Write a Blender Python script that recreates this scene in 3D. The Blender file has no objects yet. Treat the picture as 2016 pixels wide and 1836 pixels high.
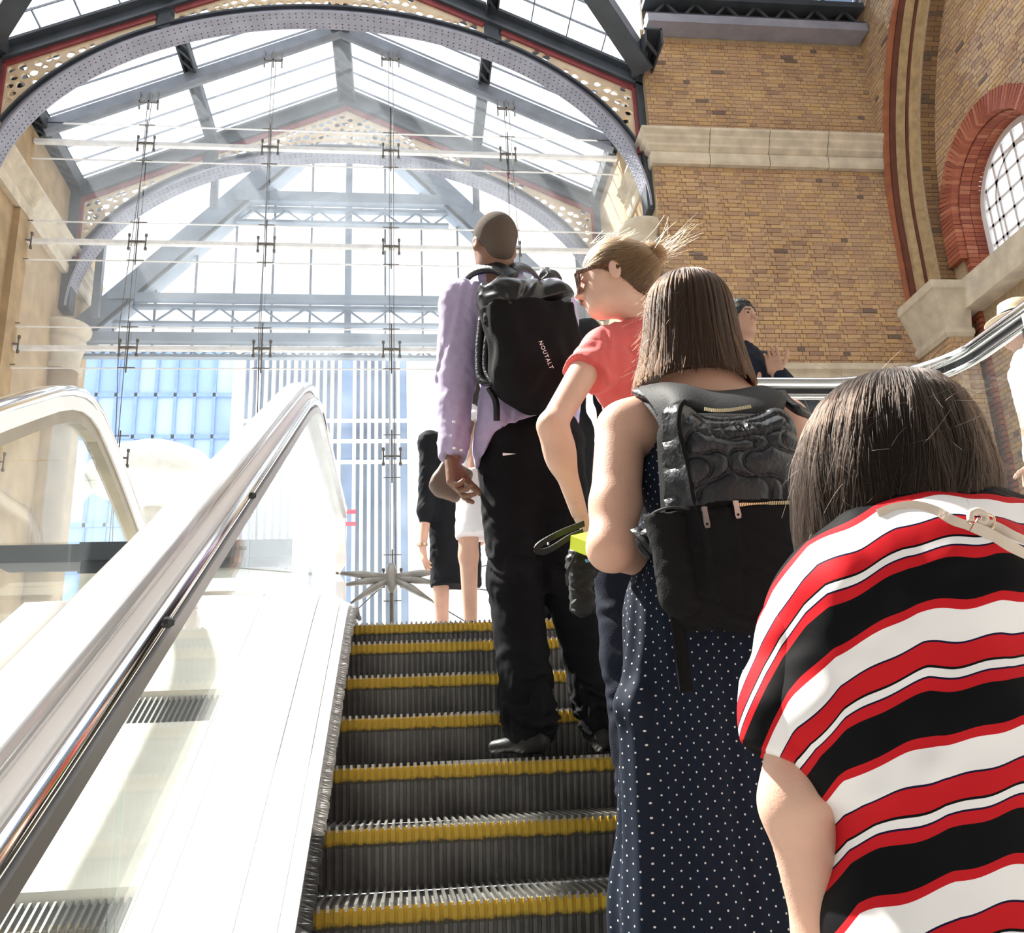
import bpy, math, random
import numpy as np
from mathutils import Vector, Matrix
random.seed(7); rng = np.random.default_rng(7)
scn = bpy.context.scene
COL = scn.collection
# ---------------------------------------------------------------- camera
W_, H_, FPX = 2016, 1836, 1851.0
YAW, PITCH, ROLL, AL = [math.radians(a) for a in (6.85, 17.21, -2.484, 29.2)]
TA = math.tan(AL)
_f = np.array([math.sin(YAW)*math.cos(PITCH), math.cos(YAW)*math.cos(PITCH), math.sin(PITCH)])
_r = np.array([math.cos(YAW), -math.sin(YAW), 0.0]); _u = np.cross(_r, _f)
RC = np.array([_r*math.cos(ROLL)+_u*math.sin(ROLL), -_r*math.sin(ROLL)+_u*math.cos(ROLL), _f])
cd = bpy.data.cameras.new('camera'); cam = bpy.data.objects.new('camera', cd); COL.objects.link(cam)
cd.sensor_width = 36.0; cd.lens = 36.0*FPX/W_; cd.clip_start = 0.05; cd.clip_end = 500
cam.matrix_world = Matrix(((RC[0][0], RC[1][0], -RC[2][0], 0), (RC[0][1], RC[1][1], -RC[2][1], 0), (RC[0][2], RC[1][2], -RC[2][2], 0), (0, 0, 0, 1)))
scn.camera = cam
# ---------------------------------------------------------------- sky, sun, exposure
wd = bpy.data.worlds.new('sky'); scn.world = wd; wd.use_nodes = True
bg = wd.node_tree.nodes['Background']
bg.inputs['Color'].default_value = (0.93, 0.965, 1.0, 1); bg.inputs['Strength'].default_value = 1.9
sl = bpy.data.lights.new('sun', 'SUN'); sun = bpy.data.objects.new('sun', sl); COL.objects.link(sun)
sl.energy = 14.0; sl.angle = math.radians(1.5); sl.color = (1.0, 0.96, 0.88)
SUNDIR = Vector((-0.50, 0.42, 0.86)).normalized()
sun.rotation_euler = SUNDIR.to_track_quat('Z', 'Y').to_euler(); sun.location = (-8, 8, 16)
scn.view_settings.view_transform = 'Standard'; scn.view_settings.look = 'None'
scn.view_settings.gamma = 1.0; scn.view_settings.use_curve_mapping = False
scn.view_settings.exposure = 0.22
scn.cycles.transparent_max_bounces = 24
# ---------------------------------------------------------------- helpers
def ray(x, y):
    d = RC.T @ np.array([(x-1008)/FPX, -(y-918)/FPX, 1.0]); return d/d[1]
def at(x, y, Y):
    return ray(x, y)*Y
def tag(o, label=None, cat=None, group=None, kind=None):
    if label: o['label'] = label
    if cat: o['category'] = cat
    if group: o['group'] = group
    if kind: o['kind'] = kind
    return o
def empty(name, loc, label=None, cat=None, group=None, kind=None):
    o = bpy.data.objects.new(name, None); COL.objects.link(o); o.location = loc; o.empty_display_size = 0.1
    return tag(o, label, cat, group, kind)
def parent(o, p):
    if p is not None:
        o.parent = p
        o.matrix_parent_inverse = Matrix.Translation(-p.location) if p.type == 'EMPTY' else Matrix.Identity(4)
    return o
def link(name, me, m, p=None, smooth=False):
    if smooth: me.polygons.foreach_set('use_smooth', [True]*len(me.polygons))
    if m is not None and len(me.materials) == 0: me.materials.append(m)
    o = bpy.data.objects.new(name, me); COL.objects.link(o)
    return parent(o, p)
class MB:
    def __init__(s): s.v = []; s.f = []; s.a = []; s.cur = 0.0
    def add(s, vs, fs):
        b = len(s.v); s.v += [tuple(map(float, p)) for p in vs]
        s.f += [tuple(b+i for i in q) for q in fs]; s.a += [s.cur]*len(fs)
    def box(s, x0, x1, y0, y1, z0, z1):
        s.add([(x0,y0,z0),(x1,y0,z0),(x1,y1,z0),(x0,y1,z0),(x0,y0,z1),(x1,y0,z1),(x1,y1,z1),(x0,y1,z1)],
              [(0,3,2,1),(4,5,6,7),(0,1,5,4),(1,2,6,5),(2,3,7,6),(3,0,4,7)])
    def bar(s, a, b, w, h, up=(0,0,1)):
        s.sweep([a, b], [(-w/2,-h/2),(w/2,-h/2),(w/2,h/2),(-w/2,h/2)], up)
    def sweep(s, path, prof, up=(0,0,1), closed=True, caps=True):
        P = [np.array(p, float) for p in path]; n = len(P); k = len(prof); vs = []; up = np.array(up, float)
        for i in range(n):
            t = P[min(i+1, n-1)]-P[max(i-1, 0)]; t /= np.linalg.norm(t)+1e-12
            sd = np.cross(t, up); sd /= np.linalg.norm(sd)+1e-12; un = np.cross(sd, t)
            for (a, b) in prof: vs.append(P[i]+sd*a+un*b)
        fs = []
        kk = k if closed else k-1
        for i in range(n-1):
            for j in range(kk):
                j2 = (j+1) % k
                fs.append((i*k+j, i*k+j2, (i+1)*k+j2, (i+1)*k+j))
        if caps and closed:
            fs.append(tuple(reversed(range(k)))); fs.append(tuple((n-1)*k+j for j in range(k)))
        s.add(vs, fs)
    def tube(s, path, r, n=8, up=None, caps=True):
        path = [np.array(p, float) for p in path]
        if up is None:
            d = path[-1]-path[0]; up = (0,0,1) if abs(d[2]) < 0.8*np.linalg.norm(d) else (0,1,0)
        rr = r if hasattr(r, '__len__') else [r]*len(path)
        P = path; m = len(P); vs = []; up = np.array(up, float)
        for i in range(m):
            t = P[min(i+1, m-1)]-P[max(i-1, 0)]; t /= np.linalg.norm(t)+1e-12
            sd = np.cross(t, up); sd /= np.linalg.norm(sd)+1e-12; un = np.cross(sd, t)
            for j in range(n):
                a = 2*math.pi*j/n; vs.append(P[i]+(sd*math.cos(a)+un*math.sin(a))*rr[i])
        fs = [(i*n+j, i*n+(j+1) % n, (i+1)*n+(j+1) % n, (i+1)*n+j) for i in range(m-1) for j in range(n)]
        if caps: fs += [tuple(reversed(range(n))), tuple((m-1)*n+j for j in range(n))]
        s.add(vs, fs)
    def lathe(s, prof, c=(0,0,0), n=24, ax=None):
        vs = []; k = len(prof)
        for (r, z) in prof:
            for j in range(n):
                a = 2*math.pi*j/n; vs.append((c[0]+r*math.cos(a), c[1]+r*math.sin(a), c[2]+z))
        fs = [(i*n+j, i*n+(j+1) % n, (i+1)*n+(j+1) % n, (i+1)*n+j) for i in range(k-1) for j in range(n)]
        fs += [tuple(reversed(range(n))), tuple((k-1)*n+j for j in range(n))]
        s.add(vs, fs)
    def mesh(s, name, attr=False):
        me = bpy.data.meshes.new(name); me.from_pydata(s.v, [], s.f); me.update()
        if attr:
            at_ = me.attributes.new('rnd', 'FLOAT', 'FACE'); at_.data.foreach_set('value', s.a)
        return me
    def build(s, name, m, p=None, smooth=False, attr=False, kind=None, label=None):
        o = link(name, s.mesh(name, attr), m, p, smooth)
        if kind: o['kind'] = kind
        if label: o['label'] = label
        return o
def copy_to(o, p, mat=None):
    c = o.copy(); COL.objects.link(c)
    if p is not None: c.parent = p
    return c
# ---------------------------------------------------------------- materials
MATS = {}
def nodes(name):
    m = bpy.data.materials.new(name); m.use_nodes = True; nt = m.node_tree
    return m, nt, nt.nodes['Principled BSDF']
def N(nt, t, **kw):
    n = nt.nodes.new(t)
    for k, v in kw.items():
        if k.startswith('i_'):
            n.inputs[k[2:].replace('_', ' ')].default_value = v
        else: setattr(n, k, v)
    return n
def L(nt, a, b): nt.links.new(a, b)
def mat(name, col, rough=0.6, metal=0.0, var=0.12, vscale=6.0, bump=0.0, bscale=60.0, spec=0.5, coat=0.0, stretch=None, sheen=0.0, sss=0.0):
    """a principled material whose colour wanders a little with 3D noise"""
    m, nt, b = nodes(name)
    b.inputs['Roughness'].default_value = rough; b.inputs['Metallic'].default_value = metal
    b.inputs['Specular IOR Level'].default_value = spec; b.inputs['Coat Weight'].default_value = coat
    if sheen: b.inputs['Sheen Weight'].default_value = sheen; b.inputs['Sheen Roughness'].default_value = 0.5
    if sss:
        b.inputs['Subsurface Weight'].default_value = sss; b.inputs['Subsurface Radius'].default_value = (0.012, 0.005, 0.003); b.inputs['Subsurface Scale'].default_value = 1.0
    tc = N(nt, 'ShaderNodeTexCoord')
    src = tc.outputs['Object']
    if stretch:
        mp = N(nt, 'ShaderNodeMapping'); mp.inputs['Scale'].default_value = stretch; L(nt, src, mp.inputs['Vector']); src = mp.outputs['Vector']
    nz = N(nt, 'ShaderNodeTexNoise'); nz.inputs['Scale'].default_value = vscale; nz.inputs['Detail'].default_value = 5; L(nt, src, nz.inputs['Vector'])
    rp = N(nt, 'ShaderNodeValToRGB')
    c = np.array(col)
    rp.color_ramp.elements[0].position = 0.3; rp.color_ramp.elements[1].position = 0.7
    rp.color_ramp.elements[0].color = (*np.clip(c*(1-var), 0, 1), 1); rp.color_ramp.elements[1].color = (*np.clip(c*(1+var), 0, 1), 1)
    L(nt, nz.outputs['Fac'], rp.inputs['Fac']); L(nt, rp.outputs['Color'], b.inputs['Base Color'])
    if bump:
        n2 = N(nt, 'ShaderNodeTexNoise'); n2.inputs['Scale'].default_value = bscale; n2.inputs['Detail'].default_value = 4; L(nt, src, n2.inputs['Vector'])
        bp = N(nt, 'ShaderNodeBump'); bp.inputs['Strength'].default_value = bump; bp.inputs['Distance'].default_value = 0.01
        L(nt, n2.outputs['Fac'], bp.inputs['Height']); L(nt, bp.outputs['Normal'], b.inputs['Normal'])
    MATS[name] = m
    return m
def glass(name, tint=(0.94, 0.97, 1.0), milk=0.0, milkcol=(0.9, 0.95, 1.0), refl=1.0, ior=0.5):
    """thin sheet glass: clear transmission, mirror reflection by Fresnel, a milky film that paints in haze"""
    m, nt, b = nodes(name); nt.nodes.remove(b); out = nt.nodes['Material Output']
    tr = N(nt, 'ShaderNodeBsdfTransparent'); tr.inputs['Color'].default_value = (*tint, 1)
    gl = N(nt, 'ShaderNodeBsdfGlossy'); gl.inputs['Roughness'].default_value = 0.01; gl.inputs['Color'].default_value = (refl, refl, refl, 1)
    lw = N(nt, 'ShaderNodeLayerWeight'); lw.inputs['Blend'].default_value = 0.5      # Schlick reflectance, the same from both faces of the sheet
    p5 = N(nt, 'ShaderNodeMath', operation='POWER'); p5.inputs[1].default_value = 5.0; L(nt, lw.outputs['Facing'], p5.inputs[0])
    fr = N(nt, 'ShaderNodeMath', operation='MULTIPLY_ADD'); fr.inputs[1].default_value = 0.96*ior; fr.inputs[2].default_value = 0.04*ior; L(nt, p5.outputs[0], fr.inputs[0])
    mx = N(nt, 'ShaderNodeMixShader'); L(nt, fr.outputs[0], mx.inputs['Fac']); L(nt, tr.outputs[0], mx.inputs[1]); L(nt, gl.outputs[0], mx.inputs[2])
    last = mx
    if milk:
        tl = N(nt, 'ShaderNodeBsdfTranslucent'); tl.inputs['Color'].default_value = (*milkcol, 1)
        df = N(nt, 'ShaderNodeBsdfDiffuse'); df.inputs['Color'].default_value = (*milkcol, 1)
        ad = N(nt, 'ShaderNodeMixShader'); ad.inputs['Fac'].default_value = 0.5; L(nt, tl.outputs[0], ad.inputs[1]); L(nt, df.outputs[0], ad.inputs[2])
        tc = N(nt, 'ShaderNodeTexCoord'); nz = N(nt, 'ShaderNodeTexNoise'); nz.inputs['Scale'].default_value = 1.3; nz.inputs['Detail'].default_value = 3; L(nt, tc.outputs['Object'], nz.inputs['Vector'])
        mr = N(nt, 'ShaderNodeMapRange'); mr.inputs['From Min'].default_value = 0.3; mr.inputs['From Max'].default_value = 0.7
        mr.inputs['To Min'].default_value = milk*0.75; mr.inputs['To Max'].default_value = milk*1.25; L(nt, nz.outputs['Fac'], mr.inputs['Value'])
        m2 = N(nt, 'ShaderNodeMixShader'); L(nt, mr.outputs[0], m2.inputs['Fac']); L(nt, mx.outputs[0], m2.inputs[1]); L(nt, ad.outputs[0], m2.inputs[2]); last = m2
    L(nt, last.outputs[0], out.inputs['Surface']); MATS[name] = m
    return m
def ramp(nt, stops, interp='LINEAR'):
    r = N(nt, 'ShaderNodeValToRGB'); cr = r.color_ramp; cr.interpolation = interp
    while len(cr.elements) > 1: cr.elements.remove(cr.elements[-1])
    cr.elements[0].position = stops[0][0]; cr.elements[0].color = (*stops[0][1], 1)
    for p, c in stops[1:]:
        e = cr.elements.new(p); e.color = (*c, 1)
    return r
def brick_mat(name, stops, rough=0.9):
    """one tone per brick: face attribute 'rnd' (joined courses) plus object random (single bricks)"""
    m, nt, b = nodes(name); b.inputs['Roughness'].default_value = rough
    a = N(nt, 'ShaderNodeAttribute', attribute_name='rnd'); oi = N(nt, 'ShaderNodeObjectInfo')
    ad = N(nt, 'ShaderNodeMath', operation='ADD'); L(nt, a.outputs['Fac'], ad.inputs[0]); L(nt, oi.outputs['Random'], ad.inputs[1])
    fr = N(nt, 'ShaderNodeMath', operation='FRACT'); L(nt, ad.outputs[0], fr.inputs[0])
    rp = ramp(nt, stops, 'CONSTANT'); L(nt, fr.outputs[0], rp.inputs['Fac'])
    ge = N(nt, 'ShaderNodeNewGeometry'); nz = N(nt, 'ShaderNodeTexNoise'); nz.inputs['Scale'].default_value = 1.1; nz.inputs['Detail'].default_value = 6; nz.inputs['Roughness'].default_value = 0.7; L(nt, ge.outputs['Position'], nz.inputs['Vector'])
    n3 = N(nt, 'ShaderNodeTexNoise'); n3.inputs['Scale'].default_value = 40; n3.inputs['Detail'].default_value = 3; L(nt, ge.outputs['Position'], n3.inputs['Vector'])
    av = N(nt, 'ShaderNodeMath', operation='ADD'); L(nt, nz.outputs['Fac'], av.inputs[0]); L(nt, n3.outputs['Fac'], av.inputs[1])
    mr = N(nt, 'ShaderNodeMapRange'); mr.inputs['From Min'].default_value = 0.6; mr.inputs['From Max'].default_value = 1.4; mr.inputs['To Min'].default_value = 0.85; mr.inputs['To Max'].default_value = 1.45; L(nt, av.outputs[0], mr.inputs['Value'])
    mu = N(nt, 'ShaderNodeMix', data_type='RGBA', blend_type='MULTIPLY'); mu.inputs['Factor'].default_value = 1.0
    L(nt, rp.outputs['Color'], mu.inputs[6]); L(nt, mr.outputs[0], mu.inputs[7]); L(nt, mu.outputs[2], b.inputs['Base Color'])
    bp = N(nt, 'ShaderNodeBump'); bp.inputs['Strength'].default_value = 0.4; bp.inputs['Distance'].default_value = 0.01; L(nt, n3.outputs['Fac'], bp.inputs['Height']); L(nt, bp.outputs['Normal'], b.inputs['Normal'])
    MATS[name] = m
    return m
M = MATS
mat('iron', (0.05, 0.058, 0.07), 0.6, var=0.25, vscale=3)
mat('iron_light', (0.20, 0.22, 0.26), 0.5, var=0.2, vscale=3)
mat('iron_blue', (0.30, 0.36, 0.44), 0.5, var=0.15, vscale=2)
mat('arch_grey', (0.30, 0.30, 0.36), 0.5, var=0.15, vscale=3)
mat('rivet', (0.04, 0.04, 0.06), 0.5)
mat('red_paint', (0.26, 0.045, 0.05), 0.5, var=0.2)
mat('cream_paint', (0.66, 0.52, 0.36), 0.6, var=0.12, vscale=4)
mat('stone', (0.62, 0.54, 0.42), 0.85, var=0.18, vscale=4, bump=0.3, bscale=30)
mat('tan_wall', (0.42, 0.30, 0.175), 0.9, var=0.18, vscale=3, bump=0.3, bscale=12)
mat('mortar', (0.44, 0.33, 0.20), 0.95, var=0.15, vscale=20)
mat('mortar_red', (0.40, 0.26, 0.20), 0.95, var=0.15, vscale=20)
brick_mat('brick_stock', [(0, (0.41, 0.26, 0.15)), (0.2, (0.43, 0.285, 0.165)), (0.36, (0.38, 0.235, 0.14)), (0.5, (0.47, 0.315, 0.165)), (0.66, (0.37, 0.24, 0.15)), (0.80, (0.45, 0.285, 0.14)), (0.95, (0.29, 0.185, 0.125)), (0.985, (0.16, 0.11, 0.085))])
brick_mat('brick_red', [(0, (0.30, 0.085, 0.045)), (0.3, (0.36, 0.11, 0.06)), (0.6, (0.26, 0.07, 0.045)), (0.85, (0.40, 0.15, 0.085))])
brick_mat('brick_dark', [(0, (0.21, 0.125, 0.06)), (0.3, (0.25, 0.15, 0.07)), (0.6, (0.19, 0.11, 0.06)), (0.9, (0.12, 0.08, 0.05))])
mat('concrete', (0.34, 0.33, 0.32), 0.9)
mat('paving', (0.55, 0.55, 0.53), 0.9)
mat('white_steel', (0.86, 0.86, 0.86), 0.35, var=0.04, vscale=3)
mat('steel', (0.72, 0.72, 0.72), 0.25, metal=1.0, var=0.06, vscale=4)
mat('chrome', (0.88, 0.88, 0.88), 0.10, metal=1.0, var=0.03)
mat('brushed_alu', (0.62, 0.62, 0.62), 0.38, metal=1.0, var=0.08, vscale=5)
mat('black_rubber', (0.02, 0.02, 0.022), 0.35)
mat('deck_steel', (0.93, 0.93, 0.92), 0.30, var=0.03, vscale=2)
mat('step_metal', (0.14, 0.137, 0.134), 0.5, metal=0.2, var=0.35, vscale=9, bump=0.2, bscale=80)
mat('tread_metal', (0.50, 0.48, 0.45), 0.35, metal=1.0, var=0.15, vscale=12)
mat('brush_shaded', (0.05, 0.05, 0.05), 0.5)
mat('brush_lit', (0.40, 0.39, 0.38), 0.5, var=0.3, vscale=60)
mat('cream_panel', (0.74, 0.71, 0.64), 0.6, var=0.10, vscale=5)
mat('dark_strip', (0.10, 0.095, 0.09), 0.5, var=0.2)
mat('lip_shade', (0.26, 0.24, 0.215), 0.6, var=0.2)
glass('glass_roof', (0.98, 0.99, 1.0), milk=0.07, ior=0.25)
glass('glass_wall', (0.98, 0.99, 1.0), milk=0.10, ior=0.35)  # milky film paints the glare that washes out the far truss
glass('glass_balustrade', (0.97, 0.99, 0.98), milk=0.02, ior=0.4)
glass('glass_newel', (0.96, 0.98, 0.98), milk=0.30, ior=0.4)  # strong milk paints a sunlit white into the newel glass
def yellow_mat():
    m, nt, b = nodes('yellow_paint'); b.inputs['Roughness'].default_value = 0.6
    tc = N(nt, 'ShaderNodeTexCoord'); nz = N(nt, 'ShaderNodeTexNoise'); nz.inputs['Scale'].default_value = 55; nz.inputs['Detail'].default_value = 4; L(nt, tc.outputs['Object'], nz.inputs['Vector'])
    sx = N(nt, 'ShaderNodeSeparateXYZ'); L(nt, tc.outputs['Object'], sx.inputs[0])
    # paint wears away towards its lower edge
    mr = N(nt, 'ShaderNodeMapRange'); mr.inputs['From Min'].default_value = -0.052; mr.inputs['From Max'].default_value = -0.030; mr.inputs['To Min'].default_value = -0.35; mr.inputs['To Max'].default_value = 0.5; L(nt, sx.outputs['Z'], mr.inputs['Value'])
    ad = N(nt, 'ShaderNodeMath', operation='ADD'); L(nt, mr.outputs[0], ad.inputs[0]); L(nt, nz.outputs['Fac'], ad.inputs[1])
    rp = ramp(nt, [(0.0, (0.05, 0.05, 0.05)), (0.42, (0.07, 0.06, 0.03)), (0.55, (0.36, 0.235, 0.02)), (0.8, (0.56, 0.37, 0.035))]); L(nt, ad.outputs[0], rp.inputs['Fac'])
    L(nt, rp.outputs['Color'], b.inputs['Base Color']); MATS['yellow_paint'] = m
yellow_mat()
# ================================================================ STRUCTURE
def plate(outline, holes, t):
    """flat plate with holes in 2D, thickness t; returns (verts2d+depth, faces)"""
    cu = bpy.data.curves.new('plate', 'CURVE'); cu.dimensions = '2D'; cu.fill_mode = 'BOTH'; cu.extrude = t/2
    for pts in [outline]+list(holes):
        sp = cu.splines.new('POLY'); sp.points.add(len(pts)-1); sp.use_cyclic_u = True
        sp.points.foreach_set('co', [c for p in pts for c in (p[0], p[1], 0, 1)])
    o = bpy.data.objects.new('plate', cu); COL.objects.link(o)
    dg = bpy.context.evaluated_depsgraph_get(); me = bpy.data.meshes.new_from_object(o.evaluated_get(dg))
    v = [tuple(q.co) for q in me.vertices]; f = [tuple(q.vertices) for q in me.polygons]
    bpy.data.objects.remove(o); bpy.data.curves.remove(cu); bpy.data.meshes.remove(me)
    return v, f
SLOPE = 0.47; CXN = -1.15; ZAP = 13.5
def zr(x): return ZAP-SLOPE*abs(x-CXN)
def ell(t, d=0.0):   # nave arch, t from 0 (right) to pi (left), offset d outward
    return (CXN+(5.17+d)*math.cos(t), 8.5+(3.56+d)*math.sin(t))
# ---- brick coursing
def bond(u0, u1, v0, v1, mask=None, seed=1, H=0.065, J=0.010):
    r = random.Random(seed); out = []; v = v0; c = 0
    while v+H <= v1+0.001:
        u = u0-(0.0 if c % 2 else 0.16); k = c % 2
        while u < u1:
            Lb = 0.215 if (k % 2 == 0) else 0.1025
            a, b = max(u, u0), min(u+Lb, u1)
            if b-a > 0.02 and (mask is None or mask((a+b)/2, v+H/2)): out.append((a, b, v, v+H))
            u += Lb+J; k += 1
        v += H+J; c += 1
    return out
def brick_boxes(mb, bricks, fn, r, proud=0.012):
    """fn(u, v, d) maps wall coordinates and depth out of the wall to the world"""
    for (a, b, c, d) in bricks:
        p = proud+r.uniform(-0.004, 0.004); mb.cur = r.random()
        q = [fn(a, c, -0.01), fn(b, c, -0.01), fn(b, d, -0.01), fn(a, d, -0.01), fn(a, c, p), fn(b, c, p), fn(b, d, p), fn(a, d, p)]
        mb.add(q, [(4,5,6,7), (0,1,5,4), (1,2,6,5), (2,3,7,6), (3,0,4,7)])
UNITBOX = MB(); UNITBOX.box(-0.5, 0.5, -0.5, 0.5, -0.5, 0.5)
def piece(name, me, m, mw, p):
    o = bpy.data.objects.new(name, me); COL.objects.link(o); parent(o, p); o.matrix_basis = mw
    return o
def box_mesh(m):
    me = UNITBOX.mesh('brick_block'); me.materials.append(m); return me
BM_STOCK = box_mesh(M['brick_stock']); BM_RED = box_mesh(M['brick_red']); BM_DARK = box_mesh(M['brick_dark']); BM_STONE = box_mesh(M['stone'])
def frame_m(c, x, y, z, sx, sy, sz):
    x, y, z = [Vector(q).normalized() for q in (x, y, z)]
    return Matrix(((x[0]*sx, y[0]*sy, z[0]*sz, c[0]), (x[1]*sx, y[1]*sy, z[1]*sz, c[1]), (x[2]*sx, y[2]*sy, z[2]*sz, c[2]), (0, 0, 0, 1)))
# ---- wall_back : brick pier wall facing the camera
b = MB(); b.box(4.10, 8.70, 12.92, 13.4, -3.2, 11.92)
wall_back = b.build('wall_back', M['mortar']); tag(wall_back, kind='structure', label='yellow stock brick wall behind the escalator queue')
br = bond(4.10, 8.10, 1.0, 11.75, lambda u, v: not (9.17 < v < 9.78), seed=3)
def vis(q):
    c = np.array([(q[0]+q[1])/2, 12.9, (q[2]+q[3])/2]); k = RC@c; x = 1008+FPX*k[0]/k[2]; y = 918-FPX*k[1]/k[2]
    if x < 1290 or x > 1815 or y > 720: return 99
    if x < 1480 and y > 470: return 99
    return np.linalg.norm(c)+(0 if q[1]-q[0] > 0.15 else 0.8)
br.sort(key=vis); r_ = random.Random(5)
for (a, c, d, e) in br[:300]:
    piece('brick', BM_STOCK, None, frame_m(((a+c)/2, 12.915-r_.uniform(0, .006), (d+e)/2), (1,0,0), (0,1,0), (0,0,1), c-a, 0.03, e-d), wall_back)
mb = MB(); brick_boxes(mb, br[300:], lambda u, v, d: (u, 12.92-d, v), r_)
mb.build('brick_courses', M['brick_stock'], wall_back, attr=True, kind='stuff')
# stone cornice (string course) wrapping the corner of the pier, in blocks
def stone_run(name, path, prof, cuts, m, lab):
    """moulded stone course cut into blocks along a polyline path of world points (2 pts per block run)"""
    root = empty(name, path[0], kind='structure', label=lab)
    for (p0, p1) in cuts:
        s = MB(); s.sweep([p0, p1], prof); s.build('stone_block', m, root)
    return root
CORN = [(0.0, 0.0), (0.10, 0.0), (0.12, 0.05), (0.12, 0.20), (0.08, 0.23), (0.16, 0.30), (0.16, 0.35), (0.22, 0.42), (0.22, 0.47), (0.28, 0.53), (0.28, 0.58), (0.0, 0.60)]
cuts = [((5.05+i*1.02, 12.93, 9.18), (min(5.05+(i+1)*1.02-0.012, 8.12), 12.93, 9.18)) for i in range(3)]
t1 = stone_run('trim_1', [(4.1, 12.93, 9.18)], CORN, cuts, M['stone'], 'pale stone cornice band across the brick wall')
b = MB(); b.sweep([(4.05, 12.93, 5.38), (8.1, 12.93, 5.38)], [(0,0), (0.10,0), (0.10,0.10), (0.16,0.14), (0.16,0.24), (0,0.26)])
t2 = b.build('trim_2', M['stone']); tag(t2, kind='structure', label='low stone ledge along the foot of the brick wall')
# fascia beam and lattice girder above the brick wall
b = MB(); b.box(4.15, 8.06, 12.55, 12.91, 11.78, 11.94)
gir = empty('lattice_girder', (6.1, 12.7, 11.8), 'dark iron lattice girder on a grey fascia above the brick wall', 'girder')
b.build('fascia', M['arch_grey'], gir); b = MB(); b.box(4.15, 8.06, 12.86, 12.95, 11.95, 12.5); b.build('back_plate', mat('dark_brown', (0.10, 0.085, 0.07), 0.9, var=0.3), gir)  # dark brown plate fills in behind the lattice
b = MB(); b.box(4.15, 8.06, 12.60, 12.80, 11.95, 12.01); b.build('bottom_chord', M['iron'], gir)
b = MB(); b.box(4.15, 8.06, 12.55, 12.85, 12.27, 12.38); b.build('top_chord', M['iron'], gir)
for i in range(14):
    x = 4.25+i*0.27
    s = MB(); s.bar((x, 12.7, 11.99), (x+0.27, 12.7, 12.30), 0.05, 0.04, (0,1,0))
    if i % 2: s = MB(); s.bar((x+0.27, 12.7, 11.99), (x, 12.7, 12.30), 0.05, 0.04, (0,1,0))
    s.build('lattice_bar', M['iron'], gir)
# nave side walls beyond the pier
b = MB(); b.box(4.10, 4.6, 13.4, 18.6, -3.2, 11.0)
wnr = b.build('wall_right_nave', M['tan_wall']); tag(wnr, kind='structure', label='tan side wall of the glazed hall, right side')
b = MB(); b.box(-6.95, -6.47, 11.0, 18.6, -3.2, 11.0)
wnl = b.build('wall_left', M['tan_wall']); tag(wnl, kind='structure', label='tan side wall of the glazed hall, left side')
s = MB(); s.sweep([(-6.47, 11.0, 9.18), (-6.47, 18.5, 9.18)], CORN); t3 = s.build('trim_3', M['stone']); tag(t3, kind='structure', label='stone string course running along the left wall')
b = MB(); b.box(-6.49, -6.36, 14.55, 15.45, -3.2, 9.15); o = b.build('pilaster', M['tan_wall'], wnl)
# ---- wall_right : great arch, recessed wall with the arched window
RG, YG0, ZG0 = 6.0, 6.93, 8.0
def garch(t, R): return (YG0+R*math.cos(t), ZG0+R*math.sin(t))
arcpts = [garch(math.pi/2*i/24, RG) for i in range(25)]
out = [(12.95, 8.0)]+arcpts[0:1]+arcpts[1:]+[(6.93, 15.0), (12.95, 15.0)]
v, f = plate(out, [], 0.3); b = MB(); b.add([(8.25+z, y_, x_) if False else (8.25+z, x_, y_) for (x_, y_, z) in v], f)
wall_right = b.build('wall_right', M['mortar']); tag(wall_right, kind='structure', label='brick side wall with a tall moulded arch and an arched window')
br = bond(6.93, 12.92, 8.0, 15.0, lambda u, v: math.hypot(u-YG0, v-ZG0) > RG+0.05, seed=11)
mb = MB(); brick_boxes(mb, br, lambda u, v, d: (8.10-d, u, v), r_); mb.build('brick_courses', M['brick_stock'], wall_right, attr=True, kind='stuff')
# recessed wall with opening
WY, WZ, WR = 11.13, 7.8, 1.0
WH = 1.105
hole = [(WY+WH*math.cos(math.pi*i/24), WZ+WH*math.sin(math.pi*i/24)) for i in range(25)]+[(WY-WH, 6.6), (WY+WH, 6.6)]
hole2 = [(10.15, 4.0), (11.45, 4.0), (11.45, 5.95), (10.15, 5.95)]
v, f = plate([(5.0, -3.2), (13.0, -3.2), (13.0, 14.2), (5.0, 14.2)], [hole, hole2], 0.4)
b = MB(); b.add([(8.92+z, x_, y_) for (x_, y_, z) in v], f); b.build('recessed_wall', M['mortar'], wall_right)
def mk(u, v):
    if 10.1 < u < 11.5 and 3.9 < v < 6.02: return False
    if v < 6.62 and abs(u-WY) < 1.30 and v > 6.05: return False
    d = math.hypot(u-WY, v-WZ) if v > WZ else abs(u-WY)
    return d > 1.34 or v < 6.0
br = bond(6.0, 12.9, 2.0, 13.2, mk, seed=12)
mb = MB(); brick_boxes(mb, br, lambda u, v, d: (8.72-d, u, v), r_); mb.build('brick_courses', M['brick_stock'], wall_right, attr=True, kind='stuff')
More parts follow.
